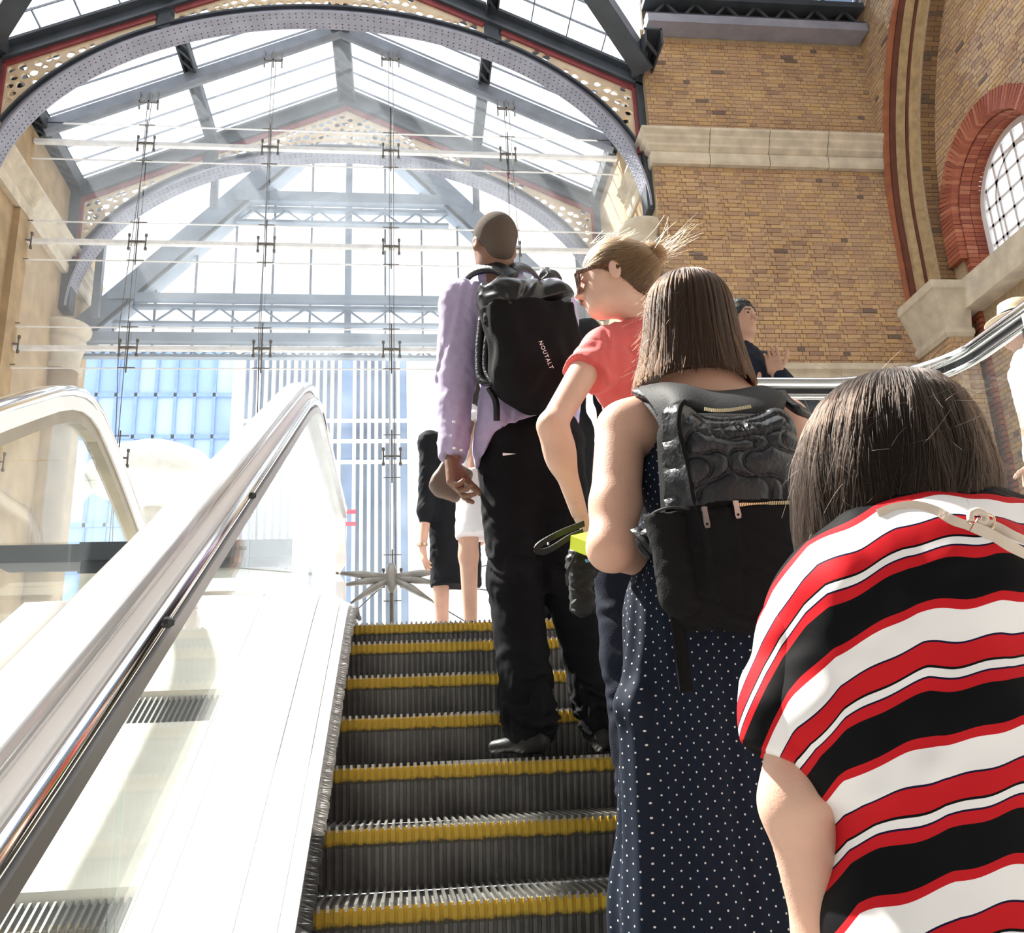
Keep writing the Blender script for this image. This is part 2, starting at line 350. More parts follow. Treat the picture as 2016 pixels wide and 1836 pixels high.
# great arch mouldings : path from the impost up the jamb and round the curve
def gpath(R, x, n=40):
    p = [(x, YG0+R, 6.6)]+[(x, *garch(math.pi/2*i/n, R)) for i in range(n+1)]
    return p
def gsweep(R, x, prof, name, m):
    s = MB(); s.sweep(gpath(R, x), prof, up=(1,0,0)); return s.build(name, m, wall_right)
PR = lambda w, h: [(-w/2, -h/2), (w/2, -h/2), (w/2, h/2), (-w/2, h/2)]
gsweep(5.97, 8.08, PR(0.10, 0.06), 'red_roll', M['red_brick'] if 'red_brick' in M else mat('red_brick', (0.38, 0.13, 0.06), 0.8, var=0.2))
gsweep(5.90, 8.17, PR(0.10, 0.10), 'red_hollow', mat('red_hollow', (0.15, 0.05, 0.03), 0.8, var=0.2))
gsweep(5.85, 8.25, PR(0.16, 0.12), 'stone_order', M['stone'] if False else mat('order_tan', (0.48, 0.345, 0.185), 0.85, var=0.22, vscale=7, bump=0.4, bscale=20))
gsweep(5.80, 8.35, PR(0.10, 0.06), 'groove_shade_bar', M['red_hollow'])  # dark bar stands in for the shadow between the two orders
gsweep(5.74, 8.42, PR(0.16, 0.12), 'stone_order', M['order_tan'])
s = MB(); s.sweep(gpath(5.68, 8.6), PR(0.20, 0.28), up=(1,0,0)); s.build('arch_soffit', M['mortar'], wall_right)
arcl = [(i*0.075) for i in range(86)]
for k, l in enumerate(arcl):
    if l < 1.4: c = Vector((8.60, YG0+5.575, 6.62+l)); tn = Vector((0, 0, 1)); nr = Vector((0, -1, 0))
    else:
        t = (l-1.4)/5.575; y, z = garch(t, 5.575); c = Vector((8.60, y, z)); nr = Vector((0, -math.cos(t), -math.sin(t))); tn = Vector((0, -math.sin(t), math.cos(t)))
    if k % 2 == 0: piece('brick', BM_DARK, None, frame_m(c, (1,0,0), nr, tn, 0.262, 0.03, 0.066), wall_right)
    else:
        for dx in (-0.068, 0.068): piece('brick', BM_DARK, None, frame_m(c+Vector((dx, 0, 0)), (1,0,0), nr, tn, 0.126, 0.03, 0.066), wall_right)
# impost block and pier
def frustum(levels):
    s = MB(); vs = []; 
    for (x0, x1, y0, y1, z) in levels: vs += [(x0,y0,z), (x1,y0,z), (x1,y1,z), (x0,y1,z)]
    n = len(levels); fs = [(0,3,2,1), tuple((n-1)*4+i for i in range(4))]
    for i in range(n-1):
        for j in range(4): fs.append((i*4+j, i*4+(j+1) % 4, i*4+4+(j+1) % 4, i*4+4+j))
    s.add(vs, fs); return s
s = frustum([(8.09, 8.50, 12.06, 12.93, 5.74), (8.05, 8.52, 12.02, 12.93, 5.80), (8.05, 8.52, 12.02, 12.93, 5.86), (8.08, 8.50, 12.05, 12.93, 5.90), (8.0, 8.50, 11.99, 12.93, 6.15), (7.90, 8.50, 11.90, 12.93, 6.44), (7.87, 8.50, 11.88, 12.93, 6.47), (7.87, 8.50, 11.88, 12.93, 6.60)])
imp = s.build('impost', M['stone'], wall_right)
b = MB(); b.box(8.12, 8.50, 12.05, 12.93, -3.2, 5.74); pier = b.build('pier', M['mortar'], wall_right)
mb = MB()
brick_boxes(mb, bond(12.05, 12.92, 1.0, 5.72, seed=21), lambda u, v, d: (8.12-d, u, v), r_)
brick_boxes(mb, bond(8.12, 8.50, 1.0, 5.72, seed=22), lambda u, v, d: (u, 12.05-d, v), r_)
mb.build('brick_courses', M['brick_stock'], wall_right, attr=True, kind='stuff')
# window_1 : red brick arch, splayed reveal, white frame
win = empty('window_1', (9.05, WY, 6.6), kind='structure', label='arched white window set in two rings of red brick')
def vring(R0, R1, x0, x1, n, meshb, jamb):
    k = 0
    Rm = (R0+R1)/2
    for i in range(n):
        t = math.pi*(i+0.5)/n
        c = ((x0+x1)/2, WY+Rm*math.cos(t), WZ+Rm*math.sin(t))
        piece('voussoir', meshb, None, frame_m(c, (1,0,0), (0, math.cos(t), math.sin(t)), (0, -math.sin(t), math.cos(t)), x1-x0, R1-R0, math.pi*Rm/n*0.87), win)
    for sgn in (1, -1):
        for j in range(jamb):
            c = ((x0+x1)/2, WY+sgn*Rm, WZ-0.04-j*0.075)
            piece('red_brick', meshb, None, frame_m(c, (1,0,0), (0,1,0), (0,0,1), x1-x0, R1-R0, 0.065), win)
vring(1.02, 1.35, 8.62, 8.74, 56, BM_RED, 9)
vring(1.0, 1.12, 8.75, 8.92, 46, BM_RED, 14)
vring(1.0, 1.10, 8.93, 9.10, 46, BM_RED, 14)
for j in range(40):   # toothed red quoins below the springing
    w = 0.22 if j % 2 else 0.12
    piece('quoin_brick', BM_RED, None, frame_m((8.69, WY+1.0+w/2-0.1, 6.53-j*0.086), (1,0,0), (0,1,0), (0,0,1), 0.07, w, 0.066), win)
    if j < 24: piece('quoin_brick', BM_STOCK, None, frame_m((8.69, WY+1.32+w/2-0.12, 6.53-j*0.086), (1,0,0), (0,1,0), (0,0,1), 0.06, 0.2, 0.066), win)
s = MB(); s.sweep([(8.70, WY+1.25, 6.08), (8.70, WY-1.4, 6.08)], [(0.3,0.08), (-0.02,0.08), (-0.04,0.12), (-0.04,0.20), (-0.10,0.26), (-0.10,0.32), (-0.15,0.38), (-0.15,0.46), (0.3,0.55)]); s.build('sill', M['stone'], win)
def wring(R0, R1, x0, x1, name):
    s = MB(); n = 32; vs = []; fs = []
    pts = [(math.cos(math.pi*i/n), math.sin(math.pi*i/n)) for i in range(n+1)]
    P = [(WY+R1, 6.6)]+[(WY+R1*c, WZ+R1*s_) for c, s_ in pts]+[(WY-R1, 6.6)]; Q = [(WY+R0, 6.6)]+[(WY+R0*c, WZ+R0*s_) for c, s_ in pts]+[(WY-R0, 6.6)]
    for (y, z), (y2, z2) in zip(P, Q): vs += [(x0, y, z), (x0, y2, z2), (x1, y2, z2), (x1, y, z)]
    for i in range(len(P)-1):
        for j in range(4): fs.append((i*4+j, i*4+(j+1) % 4, i*4+4+(j+1) % 4, i*4+4+j))
    s.add(vs, fs); return s.build(name, M['white_steel'], win)
wring(0.90, 1.02, 9.10, 9.20, 'frame'); wring(0.62, 0.66, 9.12, 9.18, 'inner_ring')
for i in range(-3, 4):
    y = WY+i*0.27; h = math.sqrt(max(0.92**2-(i*0.27)**2, 0)); s = MB(); s.box(9.12, 9.17, y-0.024, y+0.024, 6.6, WZ+h); s.build('glazing_bar', M['white_steel'], win)
for i in range(7):
    z = 6.68+i*0.30; w = 0.92 if z < WZ else math.sqrt(max(0.92**2-(z-WZ)**2, 0)); s = MB(); s.box(9.12, 9.17, WY-w, WY+w, z-0.024, z+0.024); s.build('glazing_bar', M['white_steel'], win)
pm = MB(); pm.box(-0.004, 0.004, -0.127, 0.127, -0.14, 0.14); pme = pm.mesh('pane'); pme.materials.append(M['glass_roof'])
for i in range(-4, 4):
    for j in range(8):
        y, z = WY+(i+0.5)*0.27, 6.53+j*0.30+0.0
        if z > 6.5 and (z < WZ and abs(y-WY) < 0.95 or math.hypot(y-WY, z-WZ) < 0.86): piece('pane', pme, None, Matrix.Translation((9.145, y, z)), win)
win2 = empty('window_2', (9.0, 10.8, 4.0), kind='structure', label='small white window under the stone sill of the arched window')
s = MB()
for (y0, y1, z0, z1) in [(10.12, 10.22, 4.0, 5.98), (11.38, 11.48, 4.0, 5.98), (10.12, 11.48, 5.88, 5.98), (10.12, 11.48, 4.0, 4.1)]: s.box(8.74, 8.88, y0, y1, z0, z1)
s.build('frame', M['white_steel'], win2)
for i in range(1, 4):
    s = MB(); s.box(8.78, 8.83, 10.2+i*0.3-0.015, 10.2+i*0.3+0.015, 4.05, 5.9); s.build('glazing_bar', M['white_steel'], win2)
for i in range(1, 5):
    s = MB(); s.box(8.78, 8.83, 10.2, 11.4, 4.05+i*0.37-0.015, 4.05+i*0.37+0.015); s.build('glazing_bar', M['white_steel'], win2)
s = MB(); s.box(8.80, 8.805, 10.2, 11.4, 4.05, 5.9); s.build('pane', M['glass_roof'], win2)
s = frustum([(4.17-a, 5.038, 12.93-a, 14.6, 9.18+z) for a, z in CORN[1:-1]]+[(4.09, 5.038, 12.9, 14.6, 9.78)]); s.build('stone_block', M['stone'], t1)
# ---- columns with moulded capitals
def column(x, y, ztop, r, lab):
    root = empty('column', (x, y, -3.2), lab, 'column', 'stone columns under the arches', 'structure')
    s = MB(); s.lathe([(r*0.80, -3.2), (r*0.76, ztop-0.95)], (x, y, 0), 28); s.build('shaft', M['tan_wall'], root, True)
    s = MB(); s.lathe([(r*0.76, ztop-0.95), (r*0.92, ztop-0.93), (r*0.92, ztop-0.86), (r*0.78, ztop-0.82), (r*0.80, ztop-0.62), (r*0.98, ztop-0.40), (r*1.0, ztop-0.34), (r*0.9, ztop-0.30), (r*1.02, ztop-0.2), (r*1.15, ztop-0.14), (r*1.18, ztop-0.08), (r*1.15, ztop-0.02), (r*1.08, ztop)], (x, y, 0), 28)
    s.build('capital', M['stone'], root, True); return root
column(3.90, 13.25, 8.22, 0.34, 'round stone column with a ringed capital at the brick pier corner')
column(-6.35, 17.0, 8.15, 0.40, 'round stone column with a flared capital by the tan left wall')
# ================================================================ TRUSSES
def spandrel_outline(x0, x1, n=30):
    top = []; bot = []
    for i in range(n+1):
        x = x0+(x1-x0)*i/n; zt = zr(x)-0.25
        q = 1-((x-CXN)/5.39)**2; zb = 8.5+3.78*math.sqrt(max(q, 0.0))+0.0
        if zt-zb > 0.03: top.append((x, zt)); bot.append((x, zb))
    return top, bot
def seg_d(p, a, b_):
    ax, ay = a; bx, by = b_; dx, dy = bx-ax, by-ay; t = max(0, min(1, ((p[0]-ax)*dx+(p[1]-ay)*dy)/(dx*dx+dy*dy+1e-12)))
    return math.hypot(p[0]-ax-t*dx, p[1]-ay-t*dy)
def inside(p, poly):
    c = False; n = len(poly)
    for i in range(n):
        x1, y1 = poly[i]; x2, y2 = poly[(i+1) % n]
        if (y1 > p[1]) != (y2 > p[1]) and p[0] < (x2-x1)*(p[1]-y1)/(y2-y1)+x1: c = not c
    return c
def pierce(poly, seed, cell=0.155):
    """rows of scroll shaped openings that follow the arch; leaf, bean and round cuts by turns"""
    r = random.Random(seed); xs = [p[0] for p in poly]; x = min(xs)+0.05; out = []; c = 0
    def span(x):
        ys = []
        for i in range(len(poly)):
            (x1, y1), (x2, y2) = poly[i], poly[(i+1) % len(poly)]
            if (x1 > x) != (x2 > x): ys.append(y1+(y2-y1)*(x-x1)/(x2-x1))
        return (min(ys), max(ys)) if len(ys) >= 2 else (0, 0)
    while x < max(xs)-0.04:
        lo, hi = span(x); h = hi-lo-0.05
        if h < 0.05: x += 0.06; continue
        n = max(1, round(h/cell)); rs = h/n; step = min(max(rs, 0.07), 0.17)
        for j in range(n):
            y = lo+0.025+rs*(j+0.5); xc = x+step*0.5+(0.25*step if j % 2 else -0.1*step)
            a, b_ = step*0.46, rs*0.45; an = r.uniform(-0.6, 0.6) if n > 1 else 0.0; bend = r.uniform(-0.35, 0.35) if n > 1 else 0; lean = r.choice([0, 0.3, 0.5])
            pts = []
            for q in range(14):
                t = 2*math.pi*q/14; u = math.cos(t)*a; v = math.sin(t)*b_*(1-lean*0.5*(1+math.cos(t))*0.9)
                v += bend*(u*u/a-a*0.4); px, py = u*math.cos(an)-v*math.sin(an), u*math.sin(an)+v*math.cos(an)
                pts.append((xc+px*0.92, y+py*0.92))
            if all(inside(p, poly) for p in pts) and min(min(seg_d(p, poly[i], poly[(i+1) % len(poly)]) for i in range(len(poly))) for p in pts[::3]) > 0.008: out.append(pts)
        x += step*1.03; c += 1
    return out
def make_truss(Y):
    root = empty('arched_truss', (CXN, Y, 8.5))
    for sg, (xa, xb) in enumerate([(CXN, 4.28), (CXN, -6.58)]):
        s = MB(); s.sweep([(xa, Y, zr(xa)+0.0), (xb, Y, zr(xb))], [(-0.16,-0.17), (0.16,-0.17), (0.16,-0.12), (0.05,-0.10), (0.05,0.10), (0.16,0.12), (0.16,0.17), (-0.16,0.17), (-0.16,0.12), (-0.05,0.10), (-0.05,-0.10), (-0.16,-0.12)]); s.build('rafter', M['iron'], root)
    for x in (4.08, -6.38):
        s = MB(); s.box(x-0.10, x+0.10, Y-0.16, Y+0.16, 8.45, zr(x)+0.1); s.box(x-0.16, x+0.16, Y-0.2, Y+0.2, zr(x)-0.05, zr(x)+0.22); s.build('post', M['iron'], root)
    n = 60; A = [ell(math.pi*i/n) for i in range(n+1)]
    s = MB(); s.sweep([(x, Y, z) for x, z in A], [(-0.19,-0.02), (0.19,-0.02), (0.19,0.02), (-0.19,0.02)], up=(0,1,0)) if False else None
    def strip(d0, d1, y0, y1, name, m):
        q = MB(); vs = []; fs = []
        for i in range(n+1):
            t = math.pi*i/n; x0, z0 = ell(t, d0); x1, z1 = ell(t, d1); vs += [(x0, y0, z0), (x0, y1, z0), (x1, y1, z1), (x1, y0, z1)]
        for i in range(n):
            for j in range(4): fs.append((i*4+j, i*4+(j+1) % 4, i*4+4+(j+1) % 4, i*4+4+j))
        fs += [(0,1,2,3), (n*4+3, n*4+2, n*4+1, n*4)]
        q.add(vs, fs); return q.build(name, m, root)
    strip(0.0, 0.035, Y-0.20, Y+0.20, 'soffit_plate', M['arch_grey'])
    strip(0.03, 0.22, Y-0.045, Y+0.045, 'arch_web', M['arch_grey'])
    strip(0.20, 0.235, Y-0.12, Y+0.10, 'arch_flange', M['iron'])
    # rivets on the soffit and on the web
    q = MB()
    for i in range(150):
        t = math.pi*(i+0.5)/150; ct, st = math.cos(t), math.sin(t)
        for yy in (-0.15, -0.07, 0.07, 0.15):
            x, z = ell(t, -0.001); nx, nz = -ct, -st; a = 0.016
            tx, tz = -st, ct
            q.add([(x+tx*a, Y+yy, z+tz*a), (x, Y+yy+a, z), (x-tx*a, Y+yy, z-tz*a), (x, Y+yy-a, z), (x+nx*0.012, Y+yy, z+nz*0.012)], [(0,1,4), (1,2,4), (2,3,4), (3,0,4)])
    q.build('rivets', M['rivet'], root, kind='stuff')
    # struts dividing the spandrels
    for x in (-3.87, 1.57):
        s = MB(); za = 8.5+3.78*math.sqrt(1-((x-CXN)/5.39)**2); s.box(x-0.10, x+0.10, Y-0.10, Y+0.10, za-0.1, zr(x)-0.1); s.build('strut', M['iron'], root)
    # pierced scrollwork panels with red trim
    for k, (x0, x1) in enumerate([(-6.26, -4.02), (-3.72, 1.42), (1.72, 3.96)]):
        top, bot = spandrel_outline(x0, x1)
        poly = top+bot[::-1]
        if k == 1:
            top2 = [(x0, zr(x0)-0.25), (CXN, zr(CXN)-0.30), (x1, zr(x1)-0.25)]; poly = top2+bot[::-1]
        holes = pierce(poly, 40+k)
        v, f = plate(poly, holes, 0.05); s = MB(); s.add([(a, Y-0.03+c, b_) for a, b_, c in v], f); s.build('scrollwork_panel', M['cream_paint'], root)
        edge = poly[:len(poly)-len(bot)]
        s = MB(); s.sweep([(a, Y-0.06, b_+0.02) for a, b_ in edge], [(-0.05,-0.035), (0.05,-0.035), (0.05,0.035), (-0.05,0.035)], up=(0,1,0)); s.build('red_trim', M['red_paint'], root)
        if k != 1:
            xe = x0 if k == 0 else x1; i = 0 if k == 0 else -1
            s = MB(); s.bar((xe, Y-0.06, top[i][1]), (xe, Y-0.06, bot[i][1]-0.15), 0.07, 0.10, (0,1,0)); s.build('red_trim', M['red_paint'], root)
    return root
tr = make_truss(13.2)
tag(tr, 'near dark iron arched roof truss with cream scrollwork, in front of the glass screen', 'truss', 'arched roof trusses')
tr2 = tr.copy(); COL.objects.link(tr2); tr2.location = (CXN, 17.0, 8.5); tag(tr2, 'far arched roof truss with cream scrollwork, seen hazy through the glass screen', 'truss', 'arched roof trusses')
for ch in tr.children:
    c = ch.copy(); COL.objects.link(c); c.parent = tr2; c.matrix_parent_inverse = Matrix.Translation((-CXN, -13.2, -8.5))
# middle rafters, ridge, purlins, eaves beams, glazing bars
mid = empty('rafter_frame', (CXN, 15.0, 11.0), 'plain grey rafter pair from which the glass screen hangs', 'rafter')
for xb in (4.05, -6.35):
    s = MB(); s.bar((CXN, 15, zr(CXN)), (xb, 15, zr(xb)), 0.20, 0.20); s.build('rafter', M['iron_light'], mid)
pur = empty('purlin_frame', (CXN, 15.0, 13.5), 'iron ridge, purlins and eaves beams running the length of the glass roof', 'purlins')
def beam(x, z, w, h, name, y0, y1, m):
    s = MB(); s.box(x-w/2, x-w/2+0.03, y0, y1, z-h/2, z+h/2); s.box(x+w/2-0.03, x+w/2, y0, y1, z-h/2, z+h/2); s.box(x-w/2, x+w/2, y0, y1, z+h/2-0.03, z+h/2)
    y = y0
    while y < y1-0.3:
        s.bar((x-w/2+0.02, y, z-h/2+0.02), (x+w/2-0.02, y+0.3, z-h/2+0.02), 0.05, 0.02); y += 0.3
    s.build(name, m, pur)
beam(CXN, 13.52, 0.34, 0.3, 'ridge_beam', 7.5, 18, M['iron'])
for x in (-3.87, 1.57): beam(x, zr(x)+0.17, 0.22, 0.2, 'purlin', 9.5, 18, M['iron'])
for x in (-6.4, 4.1): beam(x, zr(x)+0.12, 0.30, 0.3, 'eaves_beam', 12.2, 18, M['iron'])
roof = empty('glass_roof', (CXN, 15, 13.7), 'pitched glass roof of white panes over the hall', 'roof', kind='structure')
gb = MB(); gb.bar((0,0,0), (1,0,0), 1, 1)
ys = [13.2-0.46*i for i in range(1, 14)][::-1]+[13.2+0.46*i for i in range(0, 11)]
for y in ys:
    for sg in (1, -1):
        # the valley cuts the roof off in front of the near truss
        xe = 5.25; x_in = 0.0
        if y < 12.9: x_in = 0.0; xe = 5.25-(12.9-y)*1.0
        if xe < 0.4: continue
        a = (CXN+sg*0.1, y, zr(CXN+sg*0.1)+0.29); c = (CXN+sg*xe, y, zr(CXN+sg*xe)+0.29)
        s = MB(); s.bar(a, c, 0.014, 0.04); s.build('glazing_bar', M['iron_light'], roof)
        cuts = [0.12, 2.72, 5.25]
        if y < 13.1: cuts = [0.12, 1.0, 1.87, 2.72, 3.4, 4.0, 4.6, 5.25]
        for i in range(len(cuts)-1):
            x0, x1 = cuts[i], min(cuts[i+1], xe)
            if x1-x0 < 0.15: continue
            s = MB(); q0, q1 = CXN+sg*(x0+0.03), CXN+sg*(x1-0.03)
            s.sweep([(q0, y+0.23, zr(q0)+0.30), (q1, y+0.23, zr(q1)+0.30)], [(-0.21,-0.004), (0.21,-0.004), (0.21,0.004), (-0.21,0.004)]); s.build('pane', M['glass_roof'], roof)
            if y < 13.1 and i: s = MB(); s.box(q0-0.04, q0-0.02, y, y+0.46, zr(q0)+0.28, zr(q0)+0.32); s.build('cross_bar', M['iron_light'], roof)
val = empty('valley_rafters', (CXN, 10, 12), 'slanting dark valley rafters where two glass roofs meet overhead', 'rafter')
for sg in (1, -1):
    s = MB(); a = np.array((CXN+sg*5.20, 12.75, 11.15)); c = np.array((CXN+sg*0.2, 7.6, 13.55))
    s.sweep([a, c], [(-0.09,-0.24), (0.09,-0.24), (0.09,0.16), (-0.09,0.16)]); s.build('valley_rafter', M['iron_light'], val)
    s = MB(); s.sweep([a+(0,0,-.26), c+(0,0,-.26)], [(-0.16,-0.02), (0.16,-0.02), (0.16,0.02), (-0.16,0.02)]); s.build('flange', M['iron'], val)
# transverse roof glimpse above the girder
s = empty('transverse_roof', (6.2, 11, 13), 'grey blue glass roof slope above the lattice girder', 'roof', kind='structure'); tvr = s
for i in range(7):
    x = 4.25+i*0.62
    q = MB(); q.bar((x, 12.75, 12.42), (x, 8.6, 14.3), 0.06, 0.10); q.build('rafter', M['iron_light'], tvr)
    q = MB(); q.sweep([(x+0.31, 12.75, 12.47), (x+0.31, 8.6, 14.35)], [(-0.27,-0.01), (0.27,-0.01), (0.27,0.01), (-0.27,0.01)]); q.build('pane', glass('glass_grimy', (0.30, 0.36, 0.44), milk=0.25, milkcol=(0.25, 0.3, 0.36)) if 'glass_grimy' not in M else M['glass_grimy'], tvr)
# ---- far gable screen with lattice collars
GY = 18.0
gab = empty('gable_frame', (CXN, GY, 8), 'blue grey A shaped gable frame with lattice collar beams behind the far truss', 'gable')
for sg in (1, -1):
    s = MB(); s.sweep([(CXN+sg*0.25, GY, 13.75), (CXN+sg*5.45, GY, 8.2)], [(-0.24,-0.24), (0.24,-0.24), (0.24,0.24), (-0.24,0.24)]); s.build('leg', M['iron_blue'], gab)
    s = MB(); s.sweep([(CXN+sg*0.25, GY-0.26, 13.75), (CXN+sg*5.45, GY-0.26, 8.2)], [(-0.03,-0.26), (0.03,-0.26), (0.03,-0.20), (-0.03,-0.20)]); s.build('leg_flange', M['iron'], gab)
    x = CXN+sg*2.72
    for (xx, za, zb) in ((x, 11.1, 12.5), (CXN+sg*4.85, 8.6, 10.7)):
        s = MB(); s.box(xx-0.07, xx+0.07, GY-0.6, GY-0.45, za, zb); s.build('hanger', M['iron_light'], gab)
def lattice(z0, z1, x0, x1, name, plate_h, m):
    s = MB(); s.box(x0, x1, GY-0.08, GY+0.08, z0, z0+0.06); s.build(name+'_lower_chord', m, gab)
    s = MB(); s.box(x0, x1, GY-0.08, GY+0.08, z1, z1+0.07); s.build(name+'_upper_chord', m, gab)
    if plate_h: s = MB(); s.box(x0, x1, GY-0.3, GY-0.1, z1+0.07, z1+0.07+plate_h); s.build(name+'_plate', M['iron_blue'], gab)
    n = max(2, round((x1-x0)/(1.15*(z1-z0)))); w = (x1-x0)/n
    for i in range(n):
        s = MB(); a, c = x0+i*w, x0+(i+1)*w
        if i % 2: a, c = c, a
        s.bar((a, GY, z0+0.05), (c, GY, z1+0.02), 0.035, 0.04, (0,1,0)); s.build('lattice_bar', m, gab)
lattice(11.07, 11.38, CXN-2.35, CXN+2.15, 'collar', 0.24, M['iron_blue'])
lattice(8.68, 9.05, CXN-4.75, CXN+4.75, 'collar', 0.14, M['iron_blue'])
lattice(7.95, 8.12, CXN-5.3, CXN+5.3, 'collar', 0.20, M['iron_blue'])
for i in range(-6, 7):
    x = CXN+i*0.78; zt = 13.6-abs(i*0.78)*1.05; w = 0.07 if i == 0 else 0.022
    s = MB(); s.box(x-w, x+w, GY+0.06, GY+0.12, 8.0, max(zt, 8.6)); s.build('mullion', M['iron_blue'] if i == 0 else M['iron_light'], gab)
# ---- point fixed glass screen at Y=15
scr = empty('glass_screen', (CXN, 15.0, 0.62), 'frameless glass screen of large panes on steel spider fittings', 'glass wall')
GX = [-6.71, -4.54, -2.37, -0.20, 1.97, 4.05]; GZ = [0.65, 2.81, 4.84, 6.77, 8.76, 10.75]
for i in range(5):
    for j in range(6):
        x0, x1 = max(GX[i], -6.45)+0.01, GX[i+1]-0.01; z0 = GZ[j]+0.01
        if j < 5: poly = [(x0, z0), (x1, z0), (x1, GZ[j+1]-0.01), (x0, GZ[j+1]-0.01)]
        else: poly = [(x0, z0), (x1, z0), (x1, max(zr(x1)-0.15, z0+0.02)), (x0, max(zr(x0)-0.15, z0+0.02))]
        if j == 5 and x0 < CXN < x1: poly.insert(3, (CXN, zr(CXN)-0.15))
        s = MB(); k = len(poly); s.add([(x, 14.994, z) for x, z in poly]+[(x, 15.006, z) for x, z in poly], [tuple(range(k)), tuple(range(2*k-1, k-1, -1))]+[(a, a+k, (a+1) % k+k, (a+1) % k) for a in range(k)])
        s.build('pane', M['glass_wall'], scr)
sp = MB()
for sx in (-1, 1):
    sp.tube([(0, -0.06, 0), (sx*0.07, -0.07, 0), (sx*0.14, -0.05, 0)], [0.022, 0.016, 0.016], 6)
    sp.tube([(sx*0.14, -0.05, -0.14), (sx*0.14, -0.05, 0.14)], 0.014, 6)
    for sz in (-1, 1): sp.lathe([(0.026, -0.025), (0.026, 0.025)], (sx*0.14, -0.04, sz*0.13), 8)
sp.tube([(0, -0.07, -0.46), (0, -0.07, 0.46)], 0.012, 6)
for z, w in ((0.37, 0.14), (-0.37, 0.14)): sp.tube([(-w, -0.07, z), (w, -0.07, z)], 0.009, 6)
spm = sp.mesh('spider_fitting'); spm.materials.append(mat('fitting_steel', (0.16, 0.15, 0.14), 0.4, metal=0.6, var=0.2))
for x in GX[1:5]:
    for z in GZ[1:]: piece('spider_fitting', spm, None, Matrix.Translation((x, 14.95, z)), scr)
for z in GZ[1:4]: piece('spider_fitting', spm, None, Matrix.Translation((-6.42, 14.95, z+1.98)), scr)
for x in GX[1:5]:
    for dx, yy in ((-0.03, 14.88), (0.05, 14.2)):
        s = MB(); s.tube([(x+dx, 14.9, GZ[1]), (x+dx, yy, 6.8), (x+dx, 14.9, zr(x)-0.1)], 0.007, 5); s.build('cable', M['fitting_steel'], scr)
    s = MB(); s.box(x-0.17, x+0.17, 14.85, 14.89, zr(x)-0.32, zr(x)-0.28)
    for k in (-0.16, 0, 0.16): s.box(x+k-0.012, x+k+0.012, 14.85, 14.89, zr(x)-0.46, zr(x)-0.1)
    s.build('hanger_bracket', M['fitting_steel'], scr)
for j in (3, 4, 5):
    s = MB(); s.box(-6.45, 4.05, 14.90, 14.99, GZ[j]-0.035, GZ[j]+0.035); s.build('glass_fin', mat('fin_white', (0.9, 0.92, 0.94), 0.3) if 'fin_white' not in M else M['fin_white'], scr)
    for dz in (0.37, -0.37):
        s = MB(); s.box(-6.45, 4.05, 14.90, 14.93, GZ[j]+dz-0.008, GZ[j]+dz+0.008); s.build('tie_rod', M['fin_white'], scr)
# cast base node with stays
s = MB()
cx_, cz_ = -0.21, 2.78
s.lathe([(0.05, -0.25), (0.09, -0.1), (0.09, 0.1), (0.05, 0.22)], (cx_, 14.7, cz_), 12)
for a, l in ((0.1, 0.9), (-0.15, 0.8), (-0.55, 0.75), (3.04, 0.9), (3.29, 0.8), (3.7, 0.75)):
    c, sn = math.cos(a), math.sin(a); s.tube([(cx_, 14.7, cz_), (cx_+c*l*0.5, 14.65, cz_+sn*l*0.5), (cx_+c*l, 14.7, cz_+sn*l)], [0.05, 0.062, 0.018], 8)
s.build('base_node', mat('cast_steel', (0.36, 0.35, 0.33), 0.45, metal=0.3, var=0.2), scr, True)
for (dx, dz) in ((1.9, 0.2), (1.9, -0.3), (1.9, -1.2), (-1.9, 0.2), (-1.9, -0.3), (-1.9, -1.2), (-1.4, -1.3)):
    s = MB(); s.tube([(cx_, 14.7, cz_), (cx_+dx, 14.7, cz_+dz)], 0.010, 5); s.build('stay', M['fitting_steel'], scr)
s = MB(); s.tube([(cx_, 14.7, 0.62), (cx_, 14.7, cz_)], 0.035, 8); s.build('prop', M['fitting_steel'], scr)
# ---- unseen enclosure added behind the viewer to cut fill light
b = MB(); b.box(-16, 14, -9.4, -9.0, -3.6, 16); o = b.build('added_wall_rear', mat('added_wall_grey', (0.46, 0.45, 0.43), 0.9)); tag(o, kind='structure', label='unseen grey wall added behind the viewer to cut fill light')
b = MB(); b.box(8.9, 9.3, -9.0, 5.0, -3.2, 16); o = b.build('added_wall_right', M['added_wall_grey']); tag(o, kind='structure', label='unseen grey wall added at the right to cut fill light')
b = MB(); b.box(-14.4, -14.0, -9.0, 9.0, -3.6, 12); o = b.build('added_wall_left', M['added_wall_grey']); tag(o, kind='structure', label='unseen grey wall added at the left to cut fill light')
b = MB(); b.box(-14, 9.3, -9.0, 1.0, 16.0, 16.3); o = b.build('added_ceiling', M['added_wall_grey']); tag(o, kind='structure', label='unseen solid cover added over the rear to cut sky light')
# ---- floors
b = MB(); b.box(-7.0, 10, 4.75, 15.3, 0.30, 0.62); b.box(1.0, 2.62, 4.2, 4.75, 0.30, 0.62); b.box(2.45, 10, 2.0, 4.75, 0.30, 0.62)
fl = b.build('floor', M['concrete']); tag(fl, kind='structure', label='upper concourse floor at the head of the escalator')
b = MB(); b.box(-16, 14, -14, 16, -3.6, -3.2)
f2 = b.build('floor', M['concrete']); tag(f2, kind='structure', label='lower concourse floor below the escalator')
b = MB(); b.box(-70, 70, 15.3, 120, 0.2, 0.5)
gr = b.build('ground', M['paving']); tag(gr, kind='structure', label='street level paving outside the glass screen')
